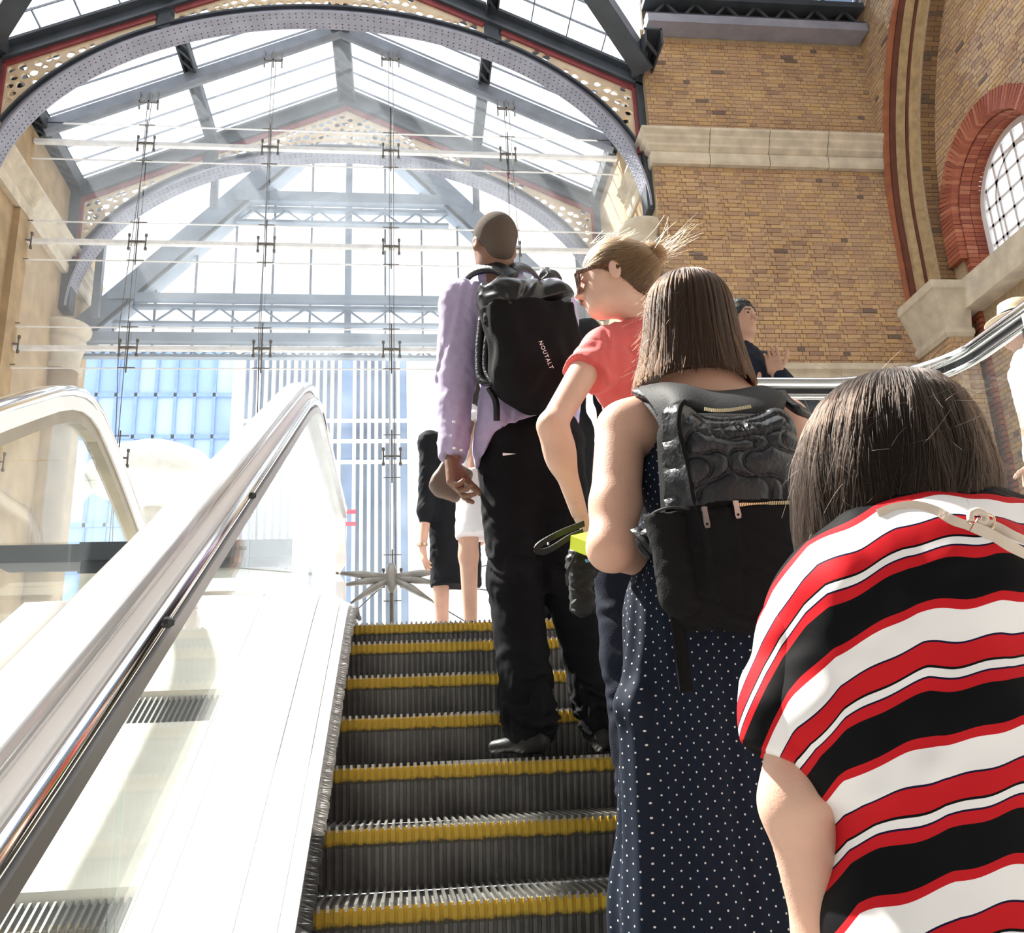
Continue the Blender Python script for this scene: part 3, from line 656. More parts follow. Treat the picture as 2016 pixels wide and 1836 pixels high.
# ================================================================ OUTSIDE
def office(Y, x0, x1, z0, z1, cols, rows, lab):
    root = empty('office_building', ((x0+x1)/2, Y, 0.5), lab, 'building', 'office buildings outside')
    s = MB(); s.box(x0, x1, Y+0.1, Y+6, 0.5, z1); s.build('wall', mat('office_wall', (0.50, 0.66, 0.92), 0.4), root)
    w = (x1-x0)/cols; h = (z1-z0)/rows
    pm_ = MB(); pm_.box(0.05, w-0.05, -0.03, 0.0, 0.07, h-0.07); pme_ = pm_.mesh('pane'); pme_.materials.append(M['office_pane'])
    for i in range(cols):
        for j in range(rows): piece('pane', pme_, None, Matrix.Translation((x0+i*w, Y+0.1, z0+j*h)), root)
    for i in range(cols+1): s = MB(); s.box(x0+i*w-0.05, x0+i*w+0.05, Y-0.02, Y+0.1, z0, z1); s.build('mullion', M['office_bar'], root)
    for j in range(rows+1): s = MB(); s.box(x0, x1, Y-0.02, Y+0.1, z0+j*h-0.07, z0+j*h+0.07); s.build('spandrel', M['office_bar'], root)
    return root
def pane_mat():
    m, nt, b = nodes('office_pane'); b.inputs['Roughness'].default_value = 0.15
    oi = N(nt, 'ShaderNodeObjectInfo'); rp = ramp(nt, [(0, (0.48, 0.63, 0.90)), (0.4, (0.36, 0.53, 0.86)), (0.8, (0.28, 0.46, 0.82))]); L(nt, oi.outputs['Random'], rp.inputs['Fac']); L(nt, rp.outputs['Color'], b.inputs['Base Color']); MATS['office_pane'] = m
pane_mat(); mat('office_bar', (0.20, 0.36, 0.72), 0.5)
office(30.0, -11.9, -5.0, 4.6, 13.4, 11, 6, 'blue glass office block outside, behind the left handrail')
fb = empty('office_building', (-2.4, 29, 0.5), 'office tower faced with white vertical fins over blue glass', 'building', 'office buildings outside')
s = MB(); s.box(-5.1, 0.1, 29.3, 34, 0.5, 13.6); s.build('wall', mat('fin_glass', (0.36, 0.52, 0.82), 0.2, var=0.3, vscale=0.8), fb)
for i in range(20):
    x = -4.95+i*0.235+(0.25 if i > 12 else 0); s = MB(); s.box(x, x+0.11, 28.9, 29.3, 0.8, 13.55); s.build('fin', M['white_steel'], fb)
for z in (10.6, 9.9, 9.2): s = MB(); s.box(-5.1, 0.3, 28.86, 28.92, z-0.06, z+0.06); s.build('rail', M['white_steel'], fb)
s = MB(); s.box(0.1, 0.5, 29, 34, 0.5, 13.6); s.box(-5.5, -5.1, 29, 34, 0.5, 13.6); s.build('edge_column', M['white_steel'], fb)
sg_ = empty('street_sign', (-1.70, 27, 7.0), 'two red bars of a street sign beyond the handrail end', 'sign')
s = MB(); s.box(-2.0, -1.42, 27, 27.05, 7.02, 7.14); s.build('red_bar', mat('sign_red', (0.75, 0.03, 0.08), 0.5), sg_)
s = MB(); s.box(-2.0, -1.42, 27, 27.05, 6.66, 6.77); s.build('red_bar', M['sign_red'], sg_)
s = MB(); s.tube([(-1.70, 27.1, 0.5), (-1.70, 27.1, 7.15)], 0.02, 6); s.build('pole', M['white_steel'], sg_)
def canopy(x, y, ztop, r, lab):
    root = empty('mushroom_canopy', (x, y, 0.5), lab, 'canopy', 'mushroom canopies outside')
    s = MB(); s.lathe([(0.05, ztop), (r*0.35, ztop-0.05*r), (r*0.7, ztop-0.2*r), (r*0.95, ztop-0.45*r), (r, ztop-0.62*r), (r*0.9, ztop-0.74*r), (r*0.5, ztop-0.92*r), (0.3, ztop-1.0*r)], (x, y, 0), 32); s.build('dome', M['cream_panel'], root, True)
    s = MB(); s.tube([(x, y, 0.5), (x, y, ztop-0.9*r)], 0.26, 12); s.build('post', M['cream_panel'], root, True)
canopy(-6.35, 24.0, 8.2, 1.75, 'cream mushroom canopy on a post outside, centred behind the left handrail')
canopy(-9.2, 23.0, 7.7, 1.55, 'cream mushroom canopy further along the street by the tan wall')
# ================================================================ ESCALATOR
def zn(Y, k=0.05):
    a, c = TA*Y-1.70, 0.62
    m = min(a, c); return m-k*math.log(math.exp(-(a-m)/k)+math.exp(-(c-m)/k))
XL, XR = -0.243, 0.80
RUN = 0.283; Y0S = 3.035; RISE = RUN*TA
esc = empty('escalator', (0.28, 2.5, -3.2), 'escalator with ribbed dark steps edged in yellow and a glass balustrade', 'escalator')
PITCHX = 0.0215
def step_meshes():
    n = int((XR-XL)/PITCHX); s = MB(); e = MB(); t = MB()
    def rz(z): return 0.004+0.030*(1-(1+z/RISE))**1.5 if z < 0 else 0.004   # riser leans back towards its foot
    # backing
    s.sweep([(XL, 0, 0), (XR, 0, 0)], [(-RUN-0.02, -0.012), (-RUN-0.02, -0.05), (-0.04, -RISE-0.02), (-0.02, -RISE*0.5), (-0.010, -0.012)]) if False else None
    zs = [-0.012, -0.05, -RISE*0.5, -RISE-0.012]
    vs = []; fs = []
    for x in (XL, XR):
        vs += [(x, RUN+0.03, -0.012)]+[(x, rz(z)+0.010, z) for z in zs]+[(x, RUN+0.03, -RISE-0.012)]
    k = len(vs)//2
    fs = [(i, i+1, k+i+1, k+i) for i in range(k-1)]+[tuple(range(k)), tuple(range(2*k-1, k-1, -1))]
    s.add(vs, fs)
    for i in range(n):
        x = XL+0.006+i*PITCHX
        # riser rib
        a, c = x, x+0.0115
        zz = [-0.050, -RISE*0.4, -RISE*0.75, -RISE-0.004]
        vs = []
        for z in zz: vs += [(a, rz(z)+0.011, z), (a+0.001, rz(z), z), (c-0.001, rz(z), z), (c, rz(z)+0.011, z)]
        fs = []
        for j in range(len(zz)-1):
            for q in range(3): fs.append((j*4+q, j*4+q+1, j*4+q+5, j*4+q+4))
        s.add(vs, fs)
        # painted nose rib
        vs = []; zz = [-0.004, -0.030, -0.052]
        for z in zz: vs += [(a-0.0005, rz(z)+0.011, z), (a, rz(z)-0.0008, z), (c, rz(z)-0.0008, z), (c+0.0005, rz(z)+0.011, z)]
        fs = [(0, 1, 2, 3)]
        for j in range(2):
            for q in range(3): fs.append((j*4+q, j*4+q+1, j*4+q+5, j*4+q+4))
        e.add(vs, fs)
        # tread cleat
        t.box(a+0.002, c-0.002, 0.002, RUN+0.02, -0.011, 0.004)
    e.add([(XL, 0.012, -0.006), (XR, 0.012, -0.006), (XR, 0.0125, -0.05), (XL, 0.0125, -0.05)], [(0, 1, 2, 3)])
    return s.mesh('step'), e.mesh('yellow_edge'), t.mesh('tread')
sm_, em_, tm_ = step_meshes()
sm_.materials.append(M['step_metal']); em_.materials.append(M['yellow_paint']); tm_.materials.append(M['tread_metal'])
for i in range(-10, 7):
    y = Y0S+RUN*i; z = TA*y-1.70
    if i == 4: z = 0.587
    if i > 4: z = 0.62
    so = bpy.data.objects.new('step', sm_); COL.objects.link(so); parent(so, esc); so.matrix_basis = Matrix.Translation((0, y, z))
    for nm, me in (('yellow_edge', em_), ('tread', tm_)):
        o = bpy.data.objects.new(nm, me); COL.objects.link(o); o.parent = so
def ypath(x, off, y0=-0.5, y1=6.1, n=90, offtop=None):
    ot = off if offtop is None else offtop
    P = []
    for i in range(n+1):
        y = y0+(y1-y0)*i/n; w = min(max((y-3.6)/0.9, 0), 1); w = w*w*(3-2*w); P.append((x, y, zn(y)+off*(1-w)+ot*w))
    return P
def newel(P, r):
    x, y, z = P[-1]; return P+[(x, y+r*math.sin(a), z-r+r*math.cos(a)) for a in [math.pi*i/16 for i in range(1, 17)]]
def oval(w, h, n=14): return [(w/2*math.copysign(abs(math.cos(a))**0.6, math.cos(a)), h/2*math.copysign(abs(math.sin(a))**0.6, math.sin(a))) for a in [2*math.pi*i/n for i in range(n)]]
def strip2(x0, o0, x1, o1, name, m, p, y0=-0.5, y1=6.1, t=0.012, ot0=None, ot1=None):
    A = ypath(x0, o0, y0, y1, 90, ot0); B = ypath(x1, o1, y0, y1, 90, ot1); vs = []
    for a, c in zip(A, B): vs += [a, c, (c[0], c[1], c[2]-t), (a[0], a[1], a[2]-t)]
    fs = []
    for i in range(len(A)-1):
        for j in range(4): fs.append((i*4+j, i*4+(j+1) % 4, i*4+4+(j+1) % 4, i*4+4+j))
    n = len(A)-1; fs += [(0,1,2,3), (n*4+3, n*4+2, n*4+1, n*4)]
    s = MB(); s.add(vs, fs); return s.build(name, m, p)
def balustrade(xc, sg, p, xs):
    """sg = +1 when the steps lie on the +X side of the glass"""
    hp = newel(ypath(xc, 1.13, offtop=1.06), 0.42)
    s = MB(); s.sweep(hp, oval(0.092, 0.042), up=(1,0,0) if False else (0,0,1)); s.build('handrail', M['handrail_grey'], p, True)
    s = MB(); s.sweep(newel(ypath(xc+sg*0.0, 1.065, offtop=0.995), 0.36), [(-0.045,-0.035), (0.045,-0.035), (0.045,0.022), (0.034,0.036), (-0.034,0.036), (-0.045,0.022)]); s.build('rail_channel', M['white_steel'], p)
    s = MB(); s.sweep(newel(ypath(xc, 1.098, offtop=1.028), 0.39), [(-0.030,-0.008), (0.030,-0.008), (0.030,0.012), (-0.030,0.012)]); s.build('rail_gap', M['black_rubber'], p)
    s = MB(); s.tube(ypath(xc+sg*0.054, 1.062, offtop=0.99), 0.017, 10, up=(1,0,0)); s.build('rail_tube', M['chrome'], p, True)
    s = MB(); s.sweep(ypath(xc+sg*0.056, 1.022, offtop=0.952), [(-0.012,-0.016), (0.012,-0.016), (0.012,0.012), (-0.012,0.012)]); s.build('rail_band', M['brushed_alu'], p)
    # glass panels with butt joints
    js = [-0.5, 0.55, 1.62, 2.70, 3.80, 4.9, 6.05]
    for a, c in zip(js[:-1], js[1:]):
        A = ypath(xc, 0.178, a+0.003, c-0.003, 14, 0.178); B = ypath(xc, 1.035, a+0.003, c-0.003, 14, 0.965)
        vs = []; fs = []
        for u, v_ in zip(A, B): vs += [(u[0]-0.006, u[1], u[2]), (v_[0]-0.006, v_[1], v_[2]), (v_[0]+0.006, v_[1], v_[2]), (u[0]+0.006, u[1], u[2])]
        for i in range(len(A)-1):
            for j in range(4): fs.append((i*4+j, i*4+(j+1) % 4, i*4+4+(j+1) % 4, i*4+4+j))
        n = len(A)-1; fs += [(0,1,2,3), (n*4+3, n*4+2, n*4+1, n*4)]
        s = MB(); s.add(vs, fs); s.build('glass_panel', M['glass_newel'] if a > 3.5 else M['glass_balustrade'], p)
    # sloping inner deck in three sheets, lip and outer deck
    d = xs-xc
    cut = [(-0.28, 0.215), (0.40, 0.137), (0.415, 0.135), (0.82, 0.098), (0.835, 0.097), (1.0, 0.085)]
    for i in (0, 2, 4):
        (f0, o0), (f1, o1) = cut[i], cut[i+1]
        strip2(xc+d*f0, o0, xc+d*f1, o1, 'deck_sheet', M['deck_steel'], p)
    strip2(xs-sg*0.006, 0.088, xs, 0.02, 'deck_lip', M['deck_steel'], p)
    strip2(xc-sg*0.11, 0.225, xc-sg*0.058, 0.217, 'outer_deck', M['white_steel'], p)
    strip2(xc-sg*0.12, 0.222, xc-sg*0.11, 0.0, 'outer_skirt', M['white_steel'], p, t=0.3)
    # skirt and bristle brush
    strip2(xs, 0.06, xs-sg*0.002, -0.20, 'skirt', M['dark_strip'], p, y1=5.0)
    for (ya, yb, m) in ((-0.4, 2.62, M['brush_shaded']), (2.64, 4.6, M['brush_lit'])):  # lower length darker: its shade is put into the bristle colour
        q = MB(); y = ya; r = random.Random(3)
        while y < yb:
            z = zn(y)+0.068; dx = r.uniform(0.024, 0.034); dz = r.uniform(-0.012, 0.006); w = 0.006
            q.add([(xs, y, z-0.012), (xs, y+w, z-0.012+w*TA), (xs, y+w, z+0.004+w*TA), (xs, y, z+0.004), (xs+sg*dx, y+w*0.5, z-0.02+dz), (xs+sg*dx, y+w*0.5, z-0.003+dz)], [(0,4,5,3), (1,2,5,4), (3,5,2), (0,1,4)])
            y += 0.0062
        q.build('bristle_brush', m, p, kind='stuff')
    for y in (0.75, 1.55, 2.3):
        q = MB(); z = zn(y)+1.062; q.lathe([(0.004, -0.009), (0.011, -0.004), (0.011, 0.004), (0.004, 0.009)], (xc+sg*0.071, y, z), 10); q.build('bolt', M['black_rubber'], p)
mat('handrail_grey', (0.50, 0.50, 0.51), 0.16, var=0.06, coat=0.6)
balustrade(-0.447, 1, esc, XL)
balustrade(1.13, -1, esc, XR)
# infill between the two left balustrades : cream panels with ribbed dark strips
inf = empty('sloping_infill', (-0.95, 3.0, -0.5), 'sloping cream panelled infill with ribbed dark strips beyond the glass', 'panelling')
XI0, XI1 = -1.40, -0.57
def slab(ya, yb, off, m, name, t=0.04, x0=XI0, x1=XI1):
    s = MB(); vs = []
    for y in (ya, yb):
        z = TA*y-1.70+off
        vs += [(x0, y, z), (x1, y, z), (x1, y, z-t), (x0, y, z-t)]
    s.add(vs, [(0,1,5,4), (1,2,6,5), (2,3,7,6), (3,0,4,7), (0,3,2,1), (4,5,6,7)]); return s.build(name, m, inf)
for (a, c) in ((4.21, 4.50), (3.335, 4.015), (2.425, 3.135), (1.55, 2.19), (0.7, 1.5), (-0.3, 0.66)): slab(a, c, 0.10, M['cream_panel'], 'cream_panel')
slab(4.02, 4.20, 0.085, M['lip_shade'], 'shaded_lip')  # grey colour puts in the shade under the cream edge
for (a, c) in ((3.14, 3.33), (2.31, 2.42), (1.505, 1.545)):
    o = slab(a, c, 0.07, M['dark_strip'], 'dark_strip')
    q = MB(); x = XI0
    while x < XI1-0.01:
        y = a; z = TA*y-1.70+0.10
        q.bar((x, a+0.004, TA*a-1.70+0.076), (x, c-0.004, TA*c-1.70+0.076), 0.006, 0.014); q.box(x-0.004, x+0.004, y-0.006, y+0.004, z-0.03, z-0.002); x += 0.018
    q.build('ribs', M['dark_strip'], inf, kind='stuff')
slab(2.20, 2.30, 0.088, mat('brass_dull', (0.42, 0.33, 0.16), 0.5, var=0.3, vscale=30), 'brass_nosing')
b = MB(); b.box(XI0-0.1, XI1+0.05, 4.46, 4.70, 0.955, 1.04); b.box(XI0-0.1, XI1-0.05, 4.50, 4.66, 0.90, 0.955)
o = b.build('barrier_beam', M['iron']); tag(o, 'dark steel barrier beam across the head of the cream infill', 'beam')
b = MB(); b.box(-1.9, -1.42, 4.5, 4.72, 0.955, 1.04); b.build('beam_end', M['iron'], o)
b = MB(); b.box(XI0-0.1, XI1+0.05, 4.5, 4.75, 0.60, 0.90); o = b.build('upstand', M['cream_panel'], inf)
# second balustrade on the far left
b2 = empty('left_balustrade', (-1.45, 3.0, 0.0), 'far left glass balustrade with a fat chrome handrail curving down at its head', 'balustrade')
pts = [(-0.5, -0.865), (1.5, 0.254), (2.6, 0.868), (3.0, 1.09), (3.356, 1.289), (3.60, 1.42), (3.80, 1.525), (3.95, 1.59), (4.085, 1.63), (4.20, 1.642), (4.33, 1.628), (4.466, 1.585), (4.65, 1.52), (4.848, 1.441), (5.05, 1.357), (5.296, 1.249), (5.5, 1.15), (5.65, 1.05), (5.72, 0.9), (5.72, 0.62)]
hp = [(-1.45, y, z) for y, z in pts]
s = MB(); s.sweep(hp, oval(0.095, 0.05)); s.build('handrail', M['chrome'], b2, True)
s = MB(); s.sweep([(x, y, z-0.055) for x, y, z in hp[:-1]], [(-0.04,-0.03), (0.04,-0.03), (0.04,0.03), (-0.04,0.03)]); s.build('rail_channel', M['white_steel'], b2)
s = MB(); s.sweep([(x, y, z-0.115) for x, y, z in hp[:-2]], [(-0.03,-0.028), (0.03,-0.028), (0.03,0.03), (-0.03,0.03)]); s.build('rail_soffit', mat('reflected_gold', (0.30, 0.26, 0.19), 0.35, metal=0.6), b2)  # brownish tone paints gold reflections onto the underside of the rail
for a, c in ((0, 2), (2, 4), (4, 9), (9, 15)):
    s = MB(); vs = []; fs = []
    for (x, y, z) in hp[a:c+1]:
        zb = max(min(TA*y-1.70+0.12, 0.70), -1.9); vs += [(x-0.006, y, zb), (x-0.006, y, z-0.13), (x+0.006, y, z-0.13), (x+0.006, y, zb)]
    n = c-a
    for i in range(n):
        for j in range(4): fs.append((i*4+j, i*4+(j+1) % 4, i*4+4+(j+1) % 4, i*4+4+j))
    fs += [(0,1,2,3), (n*4+3, n*4+2, n*4+1, n*4)]
    s.add(vs, fs); s.build('glass_panel', M['glass_balustrade'], b2)
s = MB(); s.sweep([(-1.45, y, max(min(TA*y-1.70+0.10, 0.68), -1.9)) for y in [-0.5+0.25*i for i in range(25)]], [(-0.08,-0.06), (0.05,-0.06), (0.05,0.05), (-0.08,0.05)]); s.build('base_trim', M['white_steel'], b2)
# ---- curved glass railing on the right of the concourse
rr_ = empty('curved_railing', (2.3, 4.0, 0.62), 'curved glass railing with twin chrome rails above the queue', 'railing')
rp = [(0.98+0.1*i, 4.18) for i in range(12)]+[(2.12+0.5*math.sin(a), 3.68+0.5*math.cos(a)) for a in [math.pi/2*i/14 for i in range(15)]]+[(2.62, 3.4), (2.62, 3.0), (2.62, 2.4), (2.62, 1.6)]
s = MB(); s.tube([(x, y, 1.725) for x, y in rp], 0.032, 14); s.build('top_rail', M['chrome'], rr_, True)
s = MB(); s.sweep([(x, y, 1.655) for x, y in rp], oval(0.03, 0.028, 10)); s.build('lower_rail', M['chrome'], rr_, True)
s = MB(); s.sweep([(x, y, 1.69) for x, y in rp], [(-0.008,-0.02), (0.008,-0.02), (0.008,0.02), (-0.008,0.02)]); s.build('rail_web', M['black_rubber'], rr_)
for a, c in ((0, 6), (6, 12), (12, 27), (27, 29)):
    c = min(c, len(rp)-1)
    if c <= a: continue
    s = MB(); s.sweep([(x, y, 1.13) for x, y in rp[a:c+1]], [(-0.006,-0.50), (0.006,-0.50), (0.006,0.515), (-0.006,0.515)]); s.build('glass_panel', M['glass_balustrade'], rr_)
s = MB(); s.box(2.585, 2.655, 3.26, 3.335, 0.62, 1.69); s.build('post', M['white_steel'], rr_)
s = MB(); s.box(2.60, 2.64, 3.36, 3.37, 0.62, 1.64); s.build('glass_joint', M['black_rubber'], rr_)
# ================================================================ SOFT BODY MODELLER (signed distance fields -> surface nets)
V3 = lambda *a: np.array(a, float)
def nrm(v): v = np.asarray(v, float); return v/(np.linalg.norm(v)+1e-12)
class Cap:      # round cone from a to b; flat=(axis, factor) squeezes the section along axis
    def __init__(s, a, b, ra, rb=None, k=0.03, flat=None):
        s.a, s.b, s.ra, s.rb, s.k, s.flat = V3(*a), V3(*b), ra, ra if rb is None else rb, k, flat
        r = max(s.ra, s.rb)*(max(1.0, flat[1]) if flat else 1.0); s.lo = np.minimum(s.a, s.b)-r; s.hi = np.maximum(s.a, s.b)+r
    def d(s, P):
        ba = s.b-s.a; pa = P-s.a; t = np.clip(pa@ba/(ba@ba+1e-12), 0, 1); q = pa-t[..., None]*ba
        if s.flat:
            ax = nrm(s.flat[0]); c = q@ax; q = q-(c*(1-1/s.flat[1]))[..., None]*ax
        return np.sqrt((q*q).sum(-1))-(s.ra+(s.rb-s.ra)*t)
class Ell:      # ellipsoid with axes frame R (rows)
    def __init__(s, c, r, R=None, k=0.03):
        s.c, s.r, s.R, s.k = V3(*c), V3(*r), np.eye(3) if R is None else np.array(R, float), k
        e = np.sqrt(((s.R*s.r[:, None])**2).sum(0)); s.lo, s.hi = s.c-e, s.c+e
    def d(s, P):
        q = (P-s.c)@s.R.T; k0 = np.sqrt(((q/s.r)**2).sum(-1)); k1 = np.sqrt(((q/s.r**2)**2).sum(-1))+1e-9
        return k0*(k0-1)/k1
class Box:      # rounded box
    def __init__(s, c, h, R=None, rd=0.02, k=0.02):
        s.c, s.h, s.R, s.rd, s.k = V3(*c), V3(*h), np.eye(3) if R is None else np.array(R, float), rd, k
        e = np.abs(s.R*s.h[:, None]).sum(0); s.lo, s.hi = s.c-e, s.c+e
    def d(s, P):
        q = np.abs((P-s.c)@s.R.T)-(s.h-s.rd); m = np.maximum(q, 0)
        return np.sqrt((m*m).sum(-1))+np.minimum(q.max(-1), 0)-s.rd
class Sub:      # subtract a shape
    def __init__(s, p, k=0.005): s.p, s.k = p, k; s.lo, s.hi = p.lo, p.hi
class Cut:      # keep the side n.p < c (optionally only inside a box)
    def __init__(s, n, p0, lo=None, hi=None): s.n = nrm(n); s.c = s.n@V3(*p0); s.blo, s.bhi = lo, hi
def nets(D, o, h):
    S = D < 0; nx, ny, nz = D.shape
    sl = lambda i, j, k: D[i:nx-1+i, j:ny-1+j, k:nz-1+k]
    cn = [(i, j, k) for i in (0, 1) for j in (0, 1) for k in (0, 1)]
    cnt = sum((S[i:nx-1+i, j:ny-1+j, k:nz-1+k]).astype(np.int8) for i, j, k in cn)
    act = (cnt > 0) & (cnt < 8); idx = np.full(act.shape, -1, np.int64); I = np.argwhere(act); idx[act] = np.arange(len(I))
    vals = {c: D[I[:, 0]+c[0], I[:, 1]+c[1], I[:, 2]+c[2]] for c in cn}
    acc = np.zeros((len(I), 3)); num = np.zeros(len(I))
    for c in cn:
        for ax in range(3):
            if c[ax] == 0:
                e = list(c); e[ax] = 1; e = tuple(e); va, vb = vals[c], vals[e]; x = (va < 0) != (vb < 0)
                t = np.where(x, va/np.where(x, va-vb, 1), 0); p = np.tile(np.array(c, float), (len(I), 1)); p[:, ax] += t
                acc[x] += p[x]; num[x] += 1
    V = (I+acc/num[:, None])*h+o; F = []
    for ax in range(3):
        b, c = (ax+1) % 3, (ax+2) % 3
        s0 = [slice(1, -1)]*3; s1 = [slice(1, -1)]*3; s0[ax] = slice(0, -1); s1[ax] = slice(1, None)
        A, B = S[tuple(s0)], S[tuple(s1)]; E = np.argwhere(A != B)
        if not len(E): continue
        fl = A[E[:, 0], E[:, 1], E[:, 2]]
        off = np.ones(3, int); off[ax] = 0; E = E+off
        def g(db, dc):
            q = E.copy(); q[:, b] += db; q[:, c] += dc; return idx[q[:, 0], q[:, 1], q[:, 2]]
        Q = np.stack([g(-1, -1), g(0, -1), g(0, 0), g(-1, 0)], 1); Q[~fl] = Q[~fl][:, ::-1]; F.append(Q)
    F = np.concatenate(F); F = F[(F >= 0).all(1)]
    return V, F
def field(prims, res, disp=None, pad=0.02, ysmooth=0):
    adds = [p for p in prims if hasattr(p, 'd')]
    lo = np.min([p.lo for p in adds], 0)-pad-2*res; hi = np.max([p.hi for p in adds], 0)+pad+2*res
    n = np.ceil((hi-lo)/res).astype(int)+1; D = np.full(n, 0.3, np.float32)
    ax = [lo[i]+res*np.arange(n[i]) for i in range(3)]
    def sub(plo, phi, m):
        a = np.clip(np.floor((plo-m-lo)/res).astype(int), 0, n-1); c = np.clip(np.ceil((phi+m-lo)/res).astype(int)+1, 1, n)
        s = tuple(slice(i, j) for i, j in zip(a, c)); P = np.stack(np.meshgrid(*[ax[i][s[i]] for i in range(3)], indexing='ij'), -1); return s, P
    for p in prims:
        if isinstance(p, Cut):
            s, P = sub(V3(*p.blo) if p.blo is not None else lo, V3(*p.bhi) if p.bhi is not None else hi, 0)
            D[s] = np.maximum(D[s], (P@p.n-p.c)); continue
        q = p.p if isinstance(p, Sub) else p
        m = (p.k if not isinstance(p, Sub) else 0.01)+3*res; s, P = sub(p.lo, p.hi, m)
        d = q.d(P); c = D[s]; k = p.k
        if isinstance(p, Sub):
            a = -d; h = np.clip(0.5+0.5*(a-c)/k, 0, 1); D[s] = c*(1-h)+a*h+k*h*(1-h)
        else:
            h = np.clip(0.5+0.5*(c-d)/k, 0, 1); D[s] = c*(1-h)+d*h-k*h*(1-h)
    if disp is not None:
        w = np.abs(D) < 0.06; I = np.argwhere(w); P = lo+res*I; D[w] += disp(P)
    D[0] = D[-1] = 0.3; D[:, 0] = D[:, -1] = 0.3; D[:, :, 0] = D[:, :, -1] = 0.3
    return nets(D, lo, res)
def waves(amp, scale, seed, n=7, stretch=(1, 1, 1), warp=0.4):
    """cloth folds: a few warped plane waves"""
    r = np.random.default_rng(seed); K = r.normal(size=(n, 3))*np.array(stretch); K = K/np.linalg.norm(K, axis=1, keepdims=True)*(2*math.pi/scale)*r.uniform(0.6, 1.6, (n, 1)); ph = r.uniform(0, 6.28, n)
    W = r.normal(size=(3, 3))*(2*math.pi/(scale*3))
    def f(P):
        Q = P+warp*scale*np.sin(P@W.T+1.0); x = np.sin(Q@K.T+ph); return amp*(np.sign(x)*np.abs(x)**0.8).sum(1)/math.sqrt(n)
    return f
def soft(name, sets, m, p, disp=None, attrs=None, label=None, kind=None, smooth_it=1):
    """sets: list of (prims, res[, disp]); all joined into ONE mesh"""
    VV = []; FF = []; b = 0
    for st in sets:
        prims, res = st[0], st[1]; dp = st[2] if len(st) > 2 else disp
        V, F = field(prims, res, dp)
        for _ in range(smooth_it):   # one light Laplacian pass takes off the grid
            A = np.zeros_like(V); C = np.zeros(len(V))
            for i in range(4):
                a, c = F[:, i], F[:, (i+1) % 4]
                np.add.at(A, a, V[c]); np.add.at(A, c, V[a]); np.add.at(C, a, 1); np.add.at(C, c, 1)
            V = V*0.4+0.6*A/np.maximum(C, 1)[:, None]
        VV.append(V); FF.append(F+b); b += len(V)
    V = np.concatenate(VV); F = np.concatenate(FF)
    me = bpy.data.meshes.new(name); me.from_pydata(V.astype(np.float32), [], F.tolist()); me.update()
    if attrs:
        for k, fn in attrs.items():
            a = me.attributes.new(k, 'FLOAT', 'POINT'); a.data.foreach_set('value', fn(V).astype(np.float32))
    o = link(name, me, m, p, True)
    if label: o['label'] = label
    if kind: o['kind'] = kind
    return o
def J(x, y, Y): return np.array(at(x, y, Y))
def head_frame(fwd, up):
    f = nrm(fwd); r = nrm(np.cross(f, up)); u = np.cross(r, f); return r, f, u
def head_prims(C, fwd, up, s=1.0, female=False, neck_to=None):
    r, f, u = head_frame(fwd, up); R = np.array([r, f, u])
    g = lambda x, y, z: C+s*(x*r+y*f+z*u)
    L_ = []
    E = lambda c, rr, k=0.012: L_.append(Ell(g(*c), V3(*rr)*s, R, k))
    E((0, -0.012, 0.030), (0.076, 0.097, 0.088), 0.02)
    E((0, 0.030, -0.035), (0.060, 0.064, 0.078), 0.03)
    E((0, 0.062, -0.088), (0.028, 0.026, 0.022), 0.03)      # chin
    E((0, 0.020, -0.080), (0.052, 0.055, 0.028), 0.03)      # jaw
    E((0, 0.082, 0.022), (0.046, 0.014, 0.012), 0.02)       # brow
    L_.append(Sub(Ell(g(-0.031, 0.098, 0.004), V3(0.017, 0.010, 0.010)*s, R), 0.010)); L_.append(Sub(Ell(g(0.031, 0.098, 0.004), V3(0.017, 0.010, 0.010)*s, R), 0.010))
    L_.append(Cap(g(0, 0.088, 0.008), g(0, 0.113, -0.028), 0.008*s, 0.011*s, 0.010))  # nose
    E((0.011, 0.097, -0.032), (0.008, 0.010, 0.007), 0.006); E((-0.011, 0.097, -0.032), (0.008, 0.010, 0.007), 0.006)
    E((0, 0.089, -0.057), (0.021, 0.012, 0.0062), 0.005); E((0, 0.087, -0.068), (0.019, 0.012, 0.0070), 0.005)   # lips
    E((-0.031, 0.084, 0.004), (0.012, 0.010, 0.009), 0.003); E((0.031, 0.084, 0.004), (0.012, 0.010, 0.009), 0.003)
    for sx in (-1, 1):  # ears
        e = g(sx*0.078, -0.012, -0.012); q = nrm(sx*r*0.9-f*0.35)
        RE = np.array([q, nrm(np.cross(u, q)), u]); L_.append(Ell(e, V3(0.009, 0.019, 0.032)*s, RE, 0.006)); L_.append(Sub(Ell(e+q*0.0105*s+0.003*u*s, V3(0.005, 0.009, 0.016)*s, RE), 0.004))
    if neck_to is not None: L_.append(Cap(g(0, -0.018, -0.055), neck_to, (0.050 if female else 0.060)*s, (0.056 if female else 0.070)*s, 0.03))
    return L_
